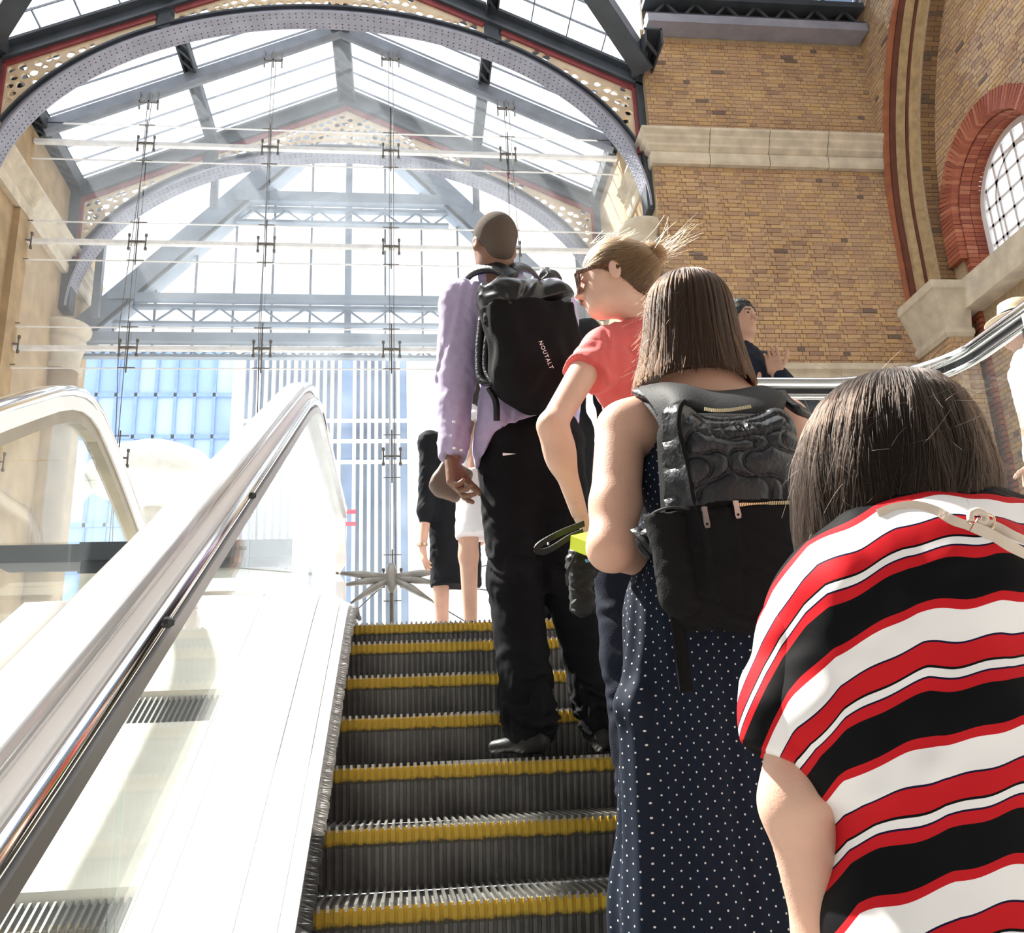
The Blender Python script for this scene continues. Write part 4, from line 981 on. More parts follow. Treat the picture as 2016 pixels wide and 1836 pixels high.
def hand_prims(W, fdir, pdir, side, s=1.0, curl=(0.35, 0.45, 0.5, 0.55), thumb=0.5, spread=0.10):
    """W wrist, fdir towards the fingers, pdir out of the palm, side +1 if the thumb lies along cross(fdir, pdir)"""
    f = nrm(fdir); p = nrm(pdir-np.dot(pdir, f)*f); t = np.cross(f, p)*side
    L_ = [Cap(W-0.02*f*s, W+0.02*f*s, 0.026*s, 0.028*s, 0.012, (p, 0.75)), Box(W+0.052*f*s, V3(0.042, 0.048, 0.0145)*s, np.array([t, f, p]), 0.013*s, 0.012),
          Ell(W+(0.035*f+0.026*t+0.010*p)*s, V3(0.018, 0.030, 0.015)*s, np.array([t, f, p]), 0.014)]
    for i, (off, ln) in enumerate(zip((0.030, 0.010, -0.011, -0.031), (0.068, 0.077, 0.071, 0.055))):
        b = W+(0.090*f+off*t-(0.004 if i in (0, 3) else 0)*f)*s; d = nrm(f+spread*(1.5-i)*0.5*t); c = curl[i]; a = 0
        rr = 0.0092*s; b0 = b-0.03*f*s
        L_.append(Cap(b0, b, rr*1.05, rr*1.05, 0.006))
        for fr, cc in ((0.46, c), (0.30, c*1.3), (0.24, c*0.8)):
            a += cc; dd = d*math.cos(a)+p*math.sin(a); e = b+dd*ln*fr*s; L_.append(Cap(b, e, rr, rr*0.92, 0.0035)); b = e; rr *= 0.92
    b = W+(0.018*f+0.034*t+0.004*p)*s; d = nrm(0.75*f+0.75*t+0.25*p); a = 0
    for fr, cc in ((0.040, 0.0), (0.032, thumb), (0.026, thumb*0.7)):
        dd = nrm(d+cc*(p*0.6-t*0.5+0.3*f)); e = b+dd*fr*s; L_.append(Cap(b, e, 0.0115*s, 0.0100*s, 0.006)); b = e; d = dd
    return L_
def hair_curves(name, paths, rad, m, p, kind='stuff'):
    paths = np.asarray(paths, np.float32); n, k, _ = paths.shape
    hc = bpy.data.hair_curves.new(name); hc.add_curves([k]*n)
    hc.attributes['position'].data.foreach_set('vector', paths.reshape(-1))
    ra = hc.attributes.get('radius') or hc.attributes.new('radius', 'FLOAT', 'POINT')
    tp = np.tile(np.linspace(1.0, 0.55, k), n)*rad; ra.data.foreach_set('value', tp.astype(np.float32))
    hc.materials.append(m); o = bpy.data.objects.new(name, hc); COL.objects.link(o); parent(o, p); o['kind'] = kind
    return o
def hair_mat(name, col, rough=0.3):
    m, nt, b = nodes(name); nt.nodes.remove(b); h = N(nt, 'ShaderNodeBsdfHairPrincipled'); h.parametrization = 'COLOR'
    h.inputs['Color'].default_value = (*col, 1); h.inputs['Roughness'].default_value = rough; h.inputs['Radial Roughness'].default_value = 0.45; h.inputs['IOR'].default_value = 1.36
    if 'Random Roughness' in h.inputs: h.inputs['Random Roughness'].default_value = 0.3
    L(nt, h.outputs[0], nt.nodes['Material Output'].inputs['Surface']); MATS[name] = m; return m
def skin_mat(name, col):
    m = mat(name, col, 0.48, var=0.07, vscale=14, bump=0.12, bscale=320, spec=0.35, sss=0.12); return m
def smoothpath(pts, n):
    """Catmull-Rom through points"""
    P = np.array(pts, float); Q = np.vstack([2*P[0]-P[1], P, 2*P[-1]-P[-2]]); out = []
    for i in range(n):
        t = i/(n-1)*(len(P)-1); k = min(int(t), len(P)-2); t -= k; a, b, c, d = Q[k], Q[k+1], Q[k+2], Q[k+3]
        out.append(0.5*((2*b)+(c-a)*t+(2*a-5*b+4*c-d)*t*t+(3*b-a-3*c+d)*t**3))
    return out
skin_mat('skin_fair', (0.60, 0.36, 0.27)); skin_mat('skin_light', (0.64, 0.40, 0.31)); skin_mat('skin_brown', (0.22, 0.115, 0.075)); skin_mat('skin_tan', (0.46, 0.27, 0.19))
hair_mat('hair_brown', (0.026, 0.012, 0.006)); hair_mat('hair_dark', (0.013, 0.0075, 0.005)); hair_mat('hair_blonde', (0.15, 0.082, 0.040), 0.35); hair_mat('hair_black', (0.012, 0.010, 0.010))
mat('hair_base_brown', (0.030, 0.017, 0.010), 0.55); mat('hair_base_dark', (0.016, 0.010, 0.007), 0.55); mat('hair_base_blonde', (0.075, 0.042, 0.022), 0.6); mat('hair_base_black', (0.012, 0.011, 0.011), 0.5, bump=0.5, bscale=150)
mat('buzz_hair', (0.11, 0.083, 0.066), 0.9, spec=0.2, bump=0.6, bscale=400)
mat('lavender_cotton', (0.42, 0.35, 0.54), 0.85, var=0.06, vscale=30, bump=0.25, bscale=400, sheen=0.2)
mat('black_cotton', (0.008, 0.008, 0.010), 0.9, spec=0.12, var=0.2, bump=0.2, bscale=300)
mat('black_dress', (0.010, 0.011, 0.014), 0.85, spec=0.15, var=0.2)
mat('grey_black', (0.018, 0.018, 0.021), 0.8, spec=0.15, var=0.2)
mat('navy_jeans', (0.010, 0.013, 0.024), 0.85, spec=0.15, var=0.25, bump=0.3, bscale=300)
mat('coral_jersey', (0.66, 0.105, 0.10), 0.8, var=0.05, bump=0.15, bscale=500, sheen=0.2)
mat('white_cotton', (0.80, 0.78, 0.80), 0.8, var=0.04)
mat('black_leather', (0.010, 0.010, 0.011), 0.45, spec=0.3, var=0.2, bump=0.2, bscale=200)
mat('black_nylon', (0.012, 0.013, 0.017), 0.38, spec=0.4, var=0.15, bump=0.25, bscale=120)
mat('black_felt', (0.007, 0.007, 0.008), 0.9, spec=0.15, var=0.2, bump=0.3, bscale=250)
mat('charcoal_yoke', (0.017, 0.017, 0.019), 0.7, spec=0.25, var=0.12, bump=0.15, bscale=250)
mat('gloss_tarp', (0.010, 0.010, 0.011), 0.26, spec=0.4, var=0.2)
mat('brass_zip', (0.72, 0.62, 0.42), 0.3, metal=1.0)
mat('zip_metal', (0.33, 0.33, 0.35), 0.3, metal=1.0)
mat('beige_leather', (0.60, 0.50, 0.42), 0.5, var=0.08, bump=0.15, bscale=150)
mat('brown_leather', (0.11, 0.065, 0.045), 0.6, var=0.2)
mat('gold_buckle', (0.80, 0.65, 0.48), 0.2, metal=1.0)
mat('neon_yellow', (0.72, 0.85, 0.05), 0.5, var=0.05)
mat('tortoise', (0.10, 0.035, 0.012), 0.2, var=0.7, vscale=60)
mat('dark_lens', (0.03, 0.025, 0.025), 0.08)
mat('felt_cream', (0.72, 0.58, 0.42), 0.85, var=0.05)
mat('lips', (0.50, 0.20, 0.17), 0.4)

from mathutils.bvhtree import BVHTree
def bvh(o):
    me = o.data; v = np.empty(len(me.vertices)*3, np.float32); me.vertices.foreach_get('co', v)
    return BVHTree.FromPolygons([Vector(q) for q in v.reshape(-1, 3)], [tuple(p.vertices) for p in me.polygons])
# ================================================================ PEOPLE
# ---- man in the lavender shirt (standing on the step whose edge is at Y0S)
def man_lavender():
    Y = 3.15; root = empty('person', (0.32, Y, 0.0), 'man in a lavender shirt and black trousers with a black backpack', 'person', 'people standing on the escalator')
    hc = J(972, 484, 3.12); fwd = nrm(V3(-0.30, 0.95, -0.05)); up = V3(0.02, -0.04, 1)
    nk = J(985, 560, 3.16)
    shL, shR = J(905, 590, 3.14), J(1092, 592, 3.22); elL, wrL = J(897, 748, 3.16), J(892, 905, 3.12)
    elR, wrR = J(1120, 740, 3.32), J(1110, 850, 3.55)
    hipL, hipR = J(1003, 880, 3.17), J(1085, 880, 3.20); knL, knR = J(1015, 1150, 3.15), J(1122, 1150, 3.17); anL, anR = J(1042, 1420, 3.12), J(1188, 1418, 3.16)
    pel = (hipL+hipR)/2+V3(0, 0, 0.06); chest = (shL+shR)/2+V3(0, 0.0, -0.12)
    skin = [Cap(nk+V3(0,0,0.02), chest, 0.065, 0.10), Cap(chest, pel, 0.10, 0.10), Cap(chest, shL, 0.07, 0.05), Cap(shL, elL, 0.05, 0.04), Cap(elL, wrL, 0.042, 0.028),
            Cap(chest, shR, 0.07, 0.05), Cap(shR, elR, 0.05, 0.04), Cap(elR, wrR, 0.042, 0.028), Cap(hipL, knL, 0.075, 0.05), Cap(knL, anL, 0.05, 0.035), Cap(hipR, knR, 0.075, 0.05), Cap(knR, anR, 0.05, 0.035)]
    hd = head_prims(hc, fwd, up, 1.0, False, nk-V3(0, 0, 0.03))
    hand = hand_prims(wrL-V3(0, 0, 0.005), J(905, 1035, 3.06)-wrL, V3(0.75, -0.45, 0), -1, 1.12, (0.30, 0.5, 0.62, 0.7), 0.4)
    handR = hand_prims(wrR, wrR-elR, V3(-1, 0, 0), 1, 1.05, (0.6, 0.7, 0.7, 0.7))
    soft('body', [(skin, 0.009), (hd, 0.005), (hand, 0.0032), (handR, 0.005)], M['skin_brown'], root)
    r, f, u = head_frame(fwd, up)
    hair = [Ell(hc+0.032*u-0.014*f, (0.0785, 0.099, 0.0905), np.array([r, f, u])), Cap(hc-0.03*f+0.02*u, hc-0.055*f-0.045*u, 0.070, 0.055, 0.03), Cut(f*0.8-u*0.55, hc+0.048*f+0.0*u), Cut(-u+0.25*f, hc-0.082*u)]
    soft('hair', [(hair, 0.005)], M['buzz_hair'], root)
    # shirt : body with an untucked tail, sleeves, collar, cuffs
    t = V3(0, 0, 1)
    sh = [Cap(chest+V3(0, 0, 0.03), pel+V3(0, 0, 0.06), 0.155, 0.150, 0.05, (V3(0.1, 1, 0), 0.72)), Cap(shL+V3(0.03, 0, -0.01), shR+V3(-0.03, 0, -0.01), 0.075, 0.075, 0.05), Cap(nk-V3(0, 0, 0.01), (shL*0.5+shR*0.5)-V3(0, 0, 0.02), 0.062, 0.10, 0.04),
          Cap(pel+V3(-0.10, -0.035, 0.10), pel+V3(-0.105, -0.05, -0.10), 0.085, 0.102, 0.04), Cap(pel+V3(-0.0, 0, 0.10), pel+V3(-0.0, 0, -0.06), 0.160, 0.195, 0.05, (V3(0.1, 1, 0), 0.80)),
          Cap(shL, shL*0.6+elL*0.4, 0.074, 0.066, 0.03), Cap(shR, elR, 0.078, 0.066, 0.03), Cap(elR, wrR, 0.062, 0.05, 0.02),
                    Cut(V3(1.5, 0, -1.0), J(968, 862, 3.02), V3(J(938, 880, 3.1)[0], 2.8, pel[2]-0.3), V3(J(985, 835, 3.1)[0], 3.5, pel[2]+0.2)), Cut(V3(0.31, 0, -1), J(985, 835, 3.02), V3(J(984, 835, 3.1)[0], 2.8, pel[2]-0.3), pel+V3(0.4, 0.3, 0.2)), ]
    sl = [Cap(shL, elL, 0.078, 0.068, 0.03), Cap(elL, wrL+(elL-wrL)*0.12, 0.068, 0.052, 0.02), Cap(wrL+(elL-wrL)*0.20, wrL+(elL-wrL)*0.06, 0.055, 0.051, 0.008), Cut(-nrm(elL-wrL), wrL+(elL-wrL)*0.02)]
    w1 = waves(0.0035, 0.10, 3, 8, (1, 1, 0.6)); w2 = waves(0.0013, 0.05, 4, 8, (1, 1, 0.8))
    shirt = soft('shirt', [(sh, 0.006, lambda P: w1(P)+w2(P)), (sl, 0.006, lambda P: w1(P)+w2(P))], M['lavender_cotton'], root)
    col = [Cap(nk+V3(-0.05, -0.035, 0.040), nk+V3(0.045, -0.035, 0.036), 0.028, 0.028, 0.02), Cap(nk+V3(-0.05, -0.03, 0.01), nk+V3(0.05, -0.03, 0.01), 0.035, 0.035, 0.03), Cap(nk+V3(-0.05, 0.0, 0.005), nk+V3(-0.05, 0.05, -0.02), 0.022, 0.022, 0.02), Cap(nk+V3(0.055, 0.0, 0.005), nk+V3(0.055, 0.05, -0.02), 0.022, 0.022, 0.02)]
    soft('collar', [(col, 0.005)], M['lavender_cotton'], shirt)
    for (x, y) in ((894, 830), (895, 882), (908, 886)):
        b = MB(); c = J(x, y, 3.062); b.lathe([(0.001, -0.004), (0.006, -0.003), (0.006, 0.003), (0.001, 0.004)], c, 8); b.build('button', M['white_cotton'], shirt)
    # trousers
    tr_ = [Ell(pel+V3(0, 0.0, -0.02), (0.185, 0.135, 0.14), None, 0.05), Cap(hipL+V3(0, 0, -0.02), knL, 0.118, 0.092, 0.05), Cap(knL, anL, 0.092, 0.086, 0.03), Cap(hipR+V3(0, 0, -0.02), knR, 0.118, 0.090, 0.05), Cap(knR, anR, 0.090, 0.083, 0.03),
           Ell(pel+V3(-0.06, -0.06, -0.08), (0.09, 0.09, 0.10), None, 0.04), Ell(pel+V3(0.07, -0.06, -0.08), (0.09, 0.09, 0.10), None, 0.04), Cut(V3(0, 0, 1), pel+V3(0, 0, 0.085)), Cut(V3(0, 0, -1), V3(0, 0, 0.035))]
    wz = waves(0.004, 0.07, 9, 8, (0.7, 0.7, 2.0)); wf = waves(0.002, 0.12, 10)
    def tw(P):
        z = P[:, 2]; g = np.clip(1-np.abs(z-0.13)/0.16, 0, 1)+0.5*np.clip(1-np.abs(z-0.60)/0.12, 0, 1); return wz(P)*(g*2.8+0.25)+wf(P)
    tro = soft('trousers', [(tr_, 0.0065, tw)], M['black_cotton'], root)
    b = MB(); a = J(990, 891, 3.005); b.add([a, J(1016, 893, 2.995), J(990, 897, 3.005), a+V3(0, 0.01, 0), J(1016, 893, 3.01), J(990, 897, 3.015)], [(0,1,2), (5,4,3), (0,3,4,1), (1,4,5,2), (2,5,3,0)]); b.build('pocket_tab', M['white_cotton'], tro)
    for an, dx in ((anL, V3(-0.105, 0.085, 0)), (anR, V3(0.04, 0.17, 0))):
        hl = V3(an[0]+0.0, an[1]-0.02, 0.045); to = hl+dx+V3(-0.0, 0, -0.008)
        soft('shoe', [([Cap(hl-nrm(dx)*0.02, to, 0.043, 0.026, 0.03, (V3(0, 0, 1), 0.85)), Cap(hl, hl+V3(0, 0, 0.07), 0.045, 0.045, 0.03), Cut(V3(0, 0, -1), V3(0, 0, 0.008))], 0.005)], M['black_leather'], root)
    return dict(shL=shL, shR=shR, nk=nk, chest=chest, pel=pel)
ML = man_lavender()
# ---- his backpack : black roll-top sack
def backpack_rolltop():
    root = empty('backpack', J(1050, 780, 2.95), 'large black roll-top backpack with a glossy crumpled top on the man in lavender', 'backpack', 'backpacks worn in the queue')
    ax = nrm(J(1075, 760, 2.95)-J(1040, 560, 2.97)); rt = nrm(J(1130, 650, 2.99)-J(970, 660, 2.91)); fw = nrm(np.cross(rt, -ax)); R = np.array([rt, -fw, -ax])
    if R[1][1] > 0: R[1] = -R[1]
    c = J(1053, 675, 2.93)
    pr = [Box(c+0.022*(-ax), (0.165, 0.085, 0.215), R, 0.075, 0.02), Ell(c-0.125*(-ax)+(-0.03)*R[1], (0.155, 0.115, 0.125), R, 0.06), Box(c+0.19*(-ax)-0.01*R[1], (0.150, 0.08, 0.07), R, 0.05, 0.05)]
    w1 = waves(0.004, 0.12, 21, 8)
    top0 = c+0.125*(-ax)
    soft('sack', [(pr+[Cut(-ax, top0)], 0.0065, w1)], M['black_felt'], root)
    w2 = waves(0.006, 0.09, 22, 7, (1.0, 1, 0.6)); pr2 = [Box(c+0.150*(-ax), (0.162, 0.086, 0.060), R, 0.050, 0.02), Cap(c+0.205*(-ax)-0.08*rt, c+0.175*(-ax)+0.08*rt, 0.045, 0.055, 0.05), Cap(c+0.19*(-ax)-0.12*rt, c+0.10*(-ax)-0.155*rt, 0.05, 0.03, 0.04), Cut(ax*1.0+0.30*rt, c+0.118*(-ax))]
    soft('roll_top', [(pr2, 0.005, w2)], M['gloss_tarp'], root)
    def strap(pts, w, t, m='black_nylon', name='strap'):
        P = smoothpath(pts, 24); s = MB(); s.sweep(P, [(-w/2, -t/2), (w/2, -t/2), (w/2, t/2), (-w/2, t/2)], up=(0, -1, 0.25)); return s.build(name, M[m], root, True)
    strap([J(905, 562, 3.22), J(935, 533, 3.12), J(975, 527, 3.05), J(1010, 545, 3.00)], 0.05, 0.016)
    strap([J(1000, 560, 3.03), J(1015, 528, 3.05), J(1040, 530, 3.12), J(1060, 548, 3.2)], 0.045, 0.014)
    strap([J(950, 625, 3.0), J(944, 690, 2.99), J(948, 745, 2.97), J(975, 752, 2.94)], 0.03, 0.012, name='side_strap')
    strap([J(962, 640, 2.97), J(956, 720, 2.96), J(972, 755, 2.93)], 0.022, 0.01, name='side_strap')
    strap([J(962, 762, 2.97), J(976, 790, 2.985), J(978, 828, 2.99)], 0.022, 0.006, name='hanging_strap')
    cu = bpy.data.curves.new('lettering', 'FONT'); cu.body = 'NOUTALT'; cu.size = 0.019; cu.extrude = 0.0006; cu.space_character = 1.25
    o = bpy.data.objects.new('lettering', cu); COL.objects.link(o); me = bpy.data.meshes.new_from_object(o.evaluated_get(bpy.context.evaluated_depsgraph_get())); bpy.data.objects.remove(o); me.materials.clear(); me.materials.append(M['white_cotton']); o = bpy.data.objects.new('lettering', me); COL.objects.link(o); parent(o, root)
    a, e = J(1060, 672, 2.78), J(1076, 710, 2.78); xd = nrm(e-a); nn = nrm(V3(0.05, -1, -0.1)); nn = nrm(nn-np.dot(nn, xd)*xd); yd = np.cross(nn, xd)
    a = a+0; o.matrix_basis = Matrix(((xd[0], yd[0], nn[0], a[0]), (xd[1], yd[1], nn[1], a[1]), (xd[2], yd[2], nn[2], a[2]), (0, 0, 0, 1)))
    return c, R
BP1 = backpack_rolltop()
# ---- woman in the coral T-shirt looking left
def woman_coral():
    root = empty('person', (0.62, 2.55, -0.316), 'woman in a coral red T-shirt and sunglasses turning her head to one side', 'person', 'people standing on the escalator')
    hc = J(1207, 551, 2.45); fwd = nrm(V3(-0.93, 0.30, -0.10)); up = nrm(V3(0.10, 0.02, 1)); s = 0.98
    nk = J(1282, 632, 2.50)
    shL, shR = J(1172, 694, 2.47), J(1385, 705, 2.62); elL = J(1086, 838, 2.34); wrL = J(1140, 1008, 2.42); hL = J(1160, 1050, 2.46)
    elR, wrR = J(1440, 850, 2.66), J(1420, 980, 2.72)
    hipL, hipR = J(1222, 1040, 2.60), J(1325, 1040, 2.66); knL, knR = J(1232, 1300, 2.58), J(1340, 1300, 2.62); anL, anR = V3(J(1245, 1500, 2.58)[0], 2.57, -0.22), V3(J(1345, 1500, 2.62)[0], 2.60, -0.22)
    pel = (hipL+hipR)/2; chest = (shL+shR)/2-V3(0, 0, 0.12)
    skin = [Cap(nk, chest, 0.055, 0.09), Cap(chest, pel, 0.09, 0.10), Cap(chest, shL, 0.06, 0.045), Cap(shL, elL, 0.046, 0.036, 0.02), Cap(elL, wrL, 0.038, 0.023, 0.02), Ell(elL*0.72+wrL*0.28, (0.036, 0.036, 0.06), None, 0.04),
            Cap(chest, shR, 0.06, 0.045), Cap(shR, elR, 0.044, 0.036), Cap(elR, wrR, 0.036, 0.024), Cap(hipL, knL, 0.07, 0.045), Cap(knL, anL, 0.045, 0.03), Cap(hipR, knR, 0.07, 0.045), Cap(knR, anR, 0.045, 0.03)]
    hd = head_prims(hc, fwd, up, s, True, nk-V3(0, 0, 0.02))
    hand = hand_prims(wrL, hL-wrL, V3(1, 0.2, 0), -1, 0.95, (0.7, 0.8, 0.9, 0.9), 0.5)
    soft('body', [(skin, 0.006), (hd, 0.0035), (hand, 0.0035), (hand_prims(wrR, wrR-elR, V3(-1, 0, 0), 1, 0.95), 0.005)], M['skin_light'], root)
    r, f, u = head_frame(fwd, up); R = np.array([r, f, u]); g = lambda x, y, z: hc+s*(x*r+y*f+z*u)
    soft('lips', [([Ell(g(0, 0.0925, -0.0570), V3(0.019, 0.0105, 0.0052)*s, R, 0.002), Ell(g(0, 0.0905, -0.0672), V3(0.017, 0.0105, 0.0058)*s, R, 0.002)], 0.0025)], M['lips'], root)
    # hair drawn back to a bun
    bun = g(0.0, -0.128, 0.050)
    cap_ = [Ell(g(0, -0.018, 0.036), V3(0.083, 0.102, 0.094)*s, R), Cap(g(0, -0.07, -0.02), g(0, -0.085, 0.02), 0.058, 0.06, 0.03), Cut(f*0.80-u*0.6, g(0, 0.070, 0.034)), Cut(-u*0.8+f*0.6, g(0, 0.0, -0.022)), Cut(-u, g(0, 0, -0.072))]
    hb = soft('hair', [(cap_, 0.005), ([Ell(bun, V3(0.036, 0.034, 0.040), R, 0.02), Ell(bun+0.02*u+0.016*f, V3(0.026, 0.026, 0.028), R, 0.02)], 0.005, waves(0.004, 0.03, 5))], M['hair_base_blonde'], root)
    paths = []; rg = np.random.default_rng(5)
    tb = bvh(hb); vv = np.empty(len(hb.data.vertices)*3, np.float32); hb.data.vertices.foreach_get('co', vv); vv = vv.reshape(-1, 3)
    for i in range(4200):     # combed over the skull towards the bun
        p = Vector(vv[rg.integers(len(vv))]+rg.normal(size=3)*0.002); lift = rg.uniform(0.0012, 0.0045); pts = []; wob = rg.normal()*0.25
        n_ = rg.integers(8, 13); st_ = rg.uniform(0.008, 0.015)
        for q in range(9):
            h_, n2, ii, dd = tb.find_nearest(p); pts.append(np.array(h_)+np.array(n2)*lift)
            d = Vector(bun)-h_; d = d-n2*d.dot(n2)
            if d.length < 0.012: p = h_+Vector(rg.normal(size=3)*0.004); continue
            sd = n2.cross(d).normalized(); p = h_+(d.normalized()+sd*wob*0.4+Vector((0, 0, -0.12))).normalized()*st_
        paths.append(pts)
    for i in range(900):      # twist of the bun
        a0 = rg.uniform(0, 6.28); tl = rg.uniform(-0.5, 0.5); rr = rg.uniform(0.030, 0.044); ax1 = nrm(f*0.3+u*1.0+r*tl); e1 = nrm(np.cross(ax1, f)); e2 = np.cross(ax1, e1); zz = rg.uniform(-0.024, 0.03)
        paths.append([bun+ax1*zz+(e1*math.cos(a0+q*0.32)+e2*math.sin(a0+q*0.32))*rr*math.sqrt(max(0.15, 1-(zz/0.042)**2)) for q in range(9)])
    for i in range(70):       # flyaways
        b0 = bun+0.035*rg.normal(size=3)*0.5; d = nrm(-f*1.0+u*rg.uniform(-0.2, 0.9)+r*rg.normal()*0.3); ln = rg.uniform(0.04, 0.14); bend = rg.normal(size=3)*0.02
        paths.append([b0+d*ln*q/8+bend*(q/8)**2 for q in range(9)])
    for i in range(60):
        th = rg.uniform(-1.2, 1.2); b0 = g(0.084*math.sin(th), rg.uniform(-0.05, 0.05), 0.094*math.cos(th)+0.036); d = nrm(-f+u*rg.uniform(0.0, 0.5)+r*0.3*rg.normal()); ln = rg.uniform(0.03, 0.07)
        paths.append([b0+d*ln*q/8 for q in range(9)])
    hair_curves('hair_strands', paths, 0.00050, M['hair_blonde'], hb)
    # sunglasses
    gl = MB()
    def arc(sx, m=1.0): return [g(sx*0.037+0.029*m*math.cos(a), 0.108-0.012*max(0, sx*math.cos(a)), -0.006+0.030*m*math.sin(a)) for a in [2*math.pi*i/20 for i in range(21)]]
    for sx in (-1, 1): gl.tube(arc(sx), 0.0042*s, 6, up=tuple(f), caps=False)
    gl.tube([g(-0.012, 0.108, 0.006), g(0.012, 0.108, 0.006)], 0.004, 6)
    sgl = gl.build('sunglasses', M['tortoise'], root, True)
    for sx in (-1, 1):
        q = MB(); q.sweep([g(sx*0.064, 0.102, 0.012), g(sx*0.079, 0.05, 0.010), g(sx*0.082, -0.005, 0.004), g(sx*0.080, -0.025, -0.012)], [(-0.0018, -0.006), (0.0018, -0.006), (0.0018, 0.006), (-0.0018, 0.006)], up=tuple(u)); q.build('temple', M['tortoise'], sgl)
        q = MB(); q.add([g(sx*0.036, 0.107, 0.0)]+arc(sx, 0.98), [(0, i, i+1) for i in range(1, 21)]); q.build('lens', M['dark_lens'], sgl)
    q = MB(); e = g(-0.083, 0.066, 0.012); q.tube([e+u*0.005*s-f*0.004, e, e+u*0.004+f*0.004], 0.0014, 5); q.tube([e, e-u*0.006], 0.0014, 5); q.build('hinge_mark', M['chrome'], sgl)
    # T-shirt
    ts = [Cap(chest+V3(0, 0, 0.05), chest-V3(0, 0, 0.14), 0.140, 0.118, 0.05, (V3(-0.1, 1, 0), 0.74)), Cap(chest-V3(0, 0, 0.14), pel+V3(0, 0, 0.02), 0.118, 0.155, 0.05, (V3(-0.1, 1, 0), 0.76)), Cap(shL+V3(0.02, 0, 0), shR-V3(0.02, 0, 0), 0.056, 0.056, 0.05), Cap(nk-V3(0, 0, 0.035), chest, 0.068, 0.11, 0.05), Cap(nk-V3(0, 0, 0.028), shL+V3(0.015, 0, 0.006), 0.064, 0.060, 0.04), Cap(nk-V3(0, 0, 0.035), shR+V3(-0.015, 0, 0.006), 0.064, 0.058, 0.04),
          Cap(chest+V3(-0.08,0,0), shL+V3(0.02,0,-0.05), 0.09, 0.06, 0.05), Cap(chest+V3(0.08,0,0), shR+V3(-0.02,0,-0.05), 0.09, 0.06, 0.05), Cut(V3(0, 0, -1), pel-V3(0, 0, 0.04)), Cut(nrm(V3(-0.25, 0.1, 1)), nk-V3(0, 0, 0.005))]
    slv = [Cap(shL+V3(0.02, 0, -0.005), shL+(elL-shL)*0.40, 0.066, 0.064, 0.03), Cap(shL+V3(0.05,0,-0.04), shL+V3(0.02,0,-0.06), 0.06, 0.06, 0.04), Cut(elL-shL, shL+(elL-shL)*0.30)]
    slr = [Cap(shR, shR+(elR-shR)*0.40, 0.062, 0.060, 0.03), Cut(elR-shR, shR+(elR-shR)*0.34)]
    w1 = waves(0.0032, 0.09, 31, 8, (1, 1, 1)); soft('t_shirt', [(ts, 0.0055, w1), (slv, 0.0055, w1), (slr, 0.007, w1)], M['coral_jersey'], root)
    je = [Ell(pel-V3(0, 0, 0.02), (0.172, 0.125, 0.12), None, 0.05), Cap(hipL-V3(0, 0, 0.03), knL, 0.092, 0.066, 0.05), Cap(knL, anL, 0.064, 0.048, 0.03), Cap(hipR-V3(0, 0, 0.03), knR, 0.092, 0.066, 0.05), Cap(knR, anR, 0.064, 0.048, 0.03), Cut(V3(0, 0, 1), pel+V3(0, 0, 0.06))]
    soft('jeans', [(je, 0.007, waves(0.003, 0.08, 33, 8, (0.7, 0.7, 1.8)))], M['navy_jeans'], root)
    for an in (anL, anR): soft('shoe', [([Cap(V3(an[0], an[1]-0.03, -0.27), V3(an[0]-0.02, an[1]+0.14, -0.28), 0.04, 0.034), Cap(V3(an[0], an[1], -0.27), an, 0.04, 0.036), Cut(V3(0, 0, -1), V3(0, 0, -0.312))], 0.006)], M['black_leather'], root)
    return dict(wrL=wrL, hL=hL)
WC = woman_coral()
pc = empty('pouch', J(1130, 1130, 2.40), 'small black pouch with a looped wrist strap hanging by the coral woman hip', 'pouch')
soft('pouch_body', [([Box(J(1143, 1150, 2.42), (0.030, 0.03, 0.085), None, 0.02), Box(J(1150, 1100, 2.43), (0.035, 0.03, 0.05), None, 0.02, 0.03)], 0.005, waves(0.003, 0.05, 3))], M['black_leather'], pc)
q = MB(); q.sweep(smoothpath([J(1150, 1030, 2.36), J(1105, 1048, 2.34), J(1068, 1068, 2.33), J(1056, 1080, 2.33), J(1066, 1086, 2.34), J(1085, 1080, 2.35), J(1120, 1058, 2.37), J(1148, 1046, 2.38)], 30), [(-0.002, -0.008), (0.002, -0.008), (0.002, 0.008), (-0.002, 0.008)], up=(0, -0.5, 1)); ws = q.build('wrist_strap', M['black_leather'], pc)
q = MB(); q.lathe([(0.001, -0.004), (0.004, -0.003), (0.004, 0.003), (0.001, 0.004)], J(1079, 1070, 2.32), 8); q.build('stud', M['chrome'], ws)
q = MB(); q.sweep(smoothpath([J(1150, 1062, 2.36), J(1130, 1100, 2.36), J(1116, 1130, 2.36), J(1118, 1152, 2.37)], 14), [(-0.003, -0.004), (0.003, -0.004), (0.003, 0.004), (-0.003, 0.004)]); q.build('braided_cord', M['black_nylon'], pc)
yb = empty('carton', J(1155, 1095, 2.3), 'neon yellow carton held behind the elbow of the woman in the dotted dress', 'carton')
q = MB(); a = J(1134, 1088, 2.30); q.sweep([J(1150, 1078, 2.28), J(1215, 1062, 2.34)], [(-0.05, -0.018), (0.045, -0.018), (0.045, 0.018), (-0.05, 0.018)], up=(0.3, -0.4, 1)); q.build('box', M['neon_yellow'], yb)
q = MB(); q.sweep([J(1153, 1104, 2.258), J(1166, 1102, 2.262)], [(-0.004, -0.001), (0.004, -0.001), (0.004, 0.001), (-0.004, 0.001)], up=(0, -1, 0.3)); q.build('blue_print', mat('print_blue', (0.05, 0.25, 0.4), 0.5), yb)
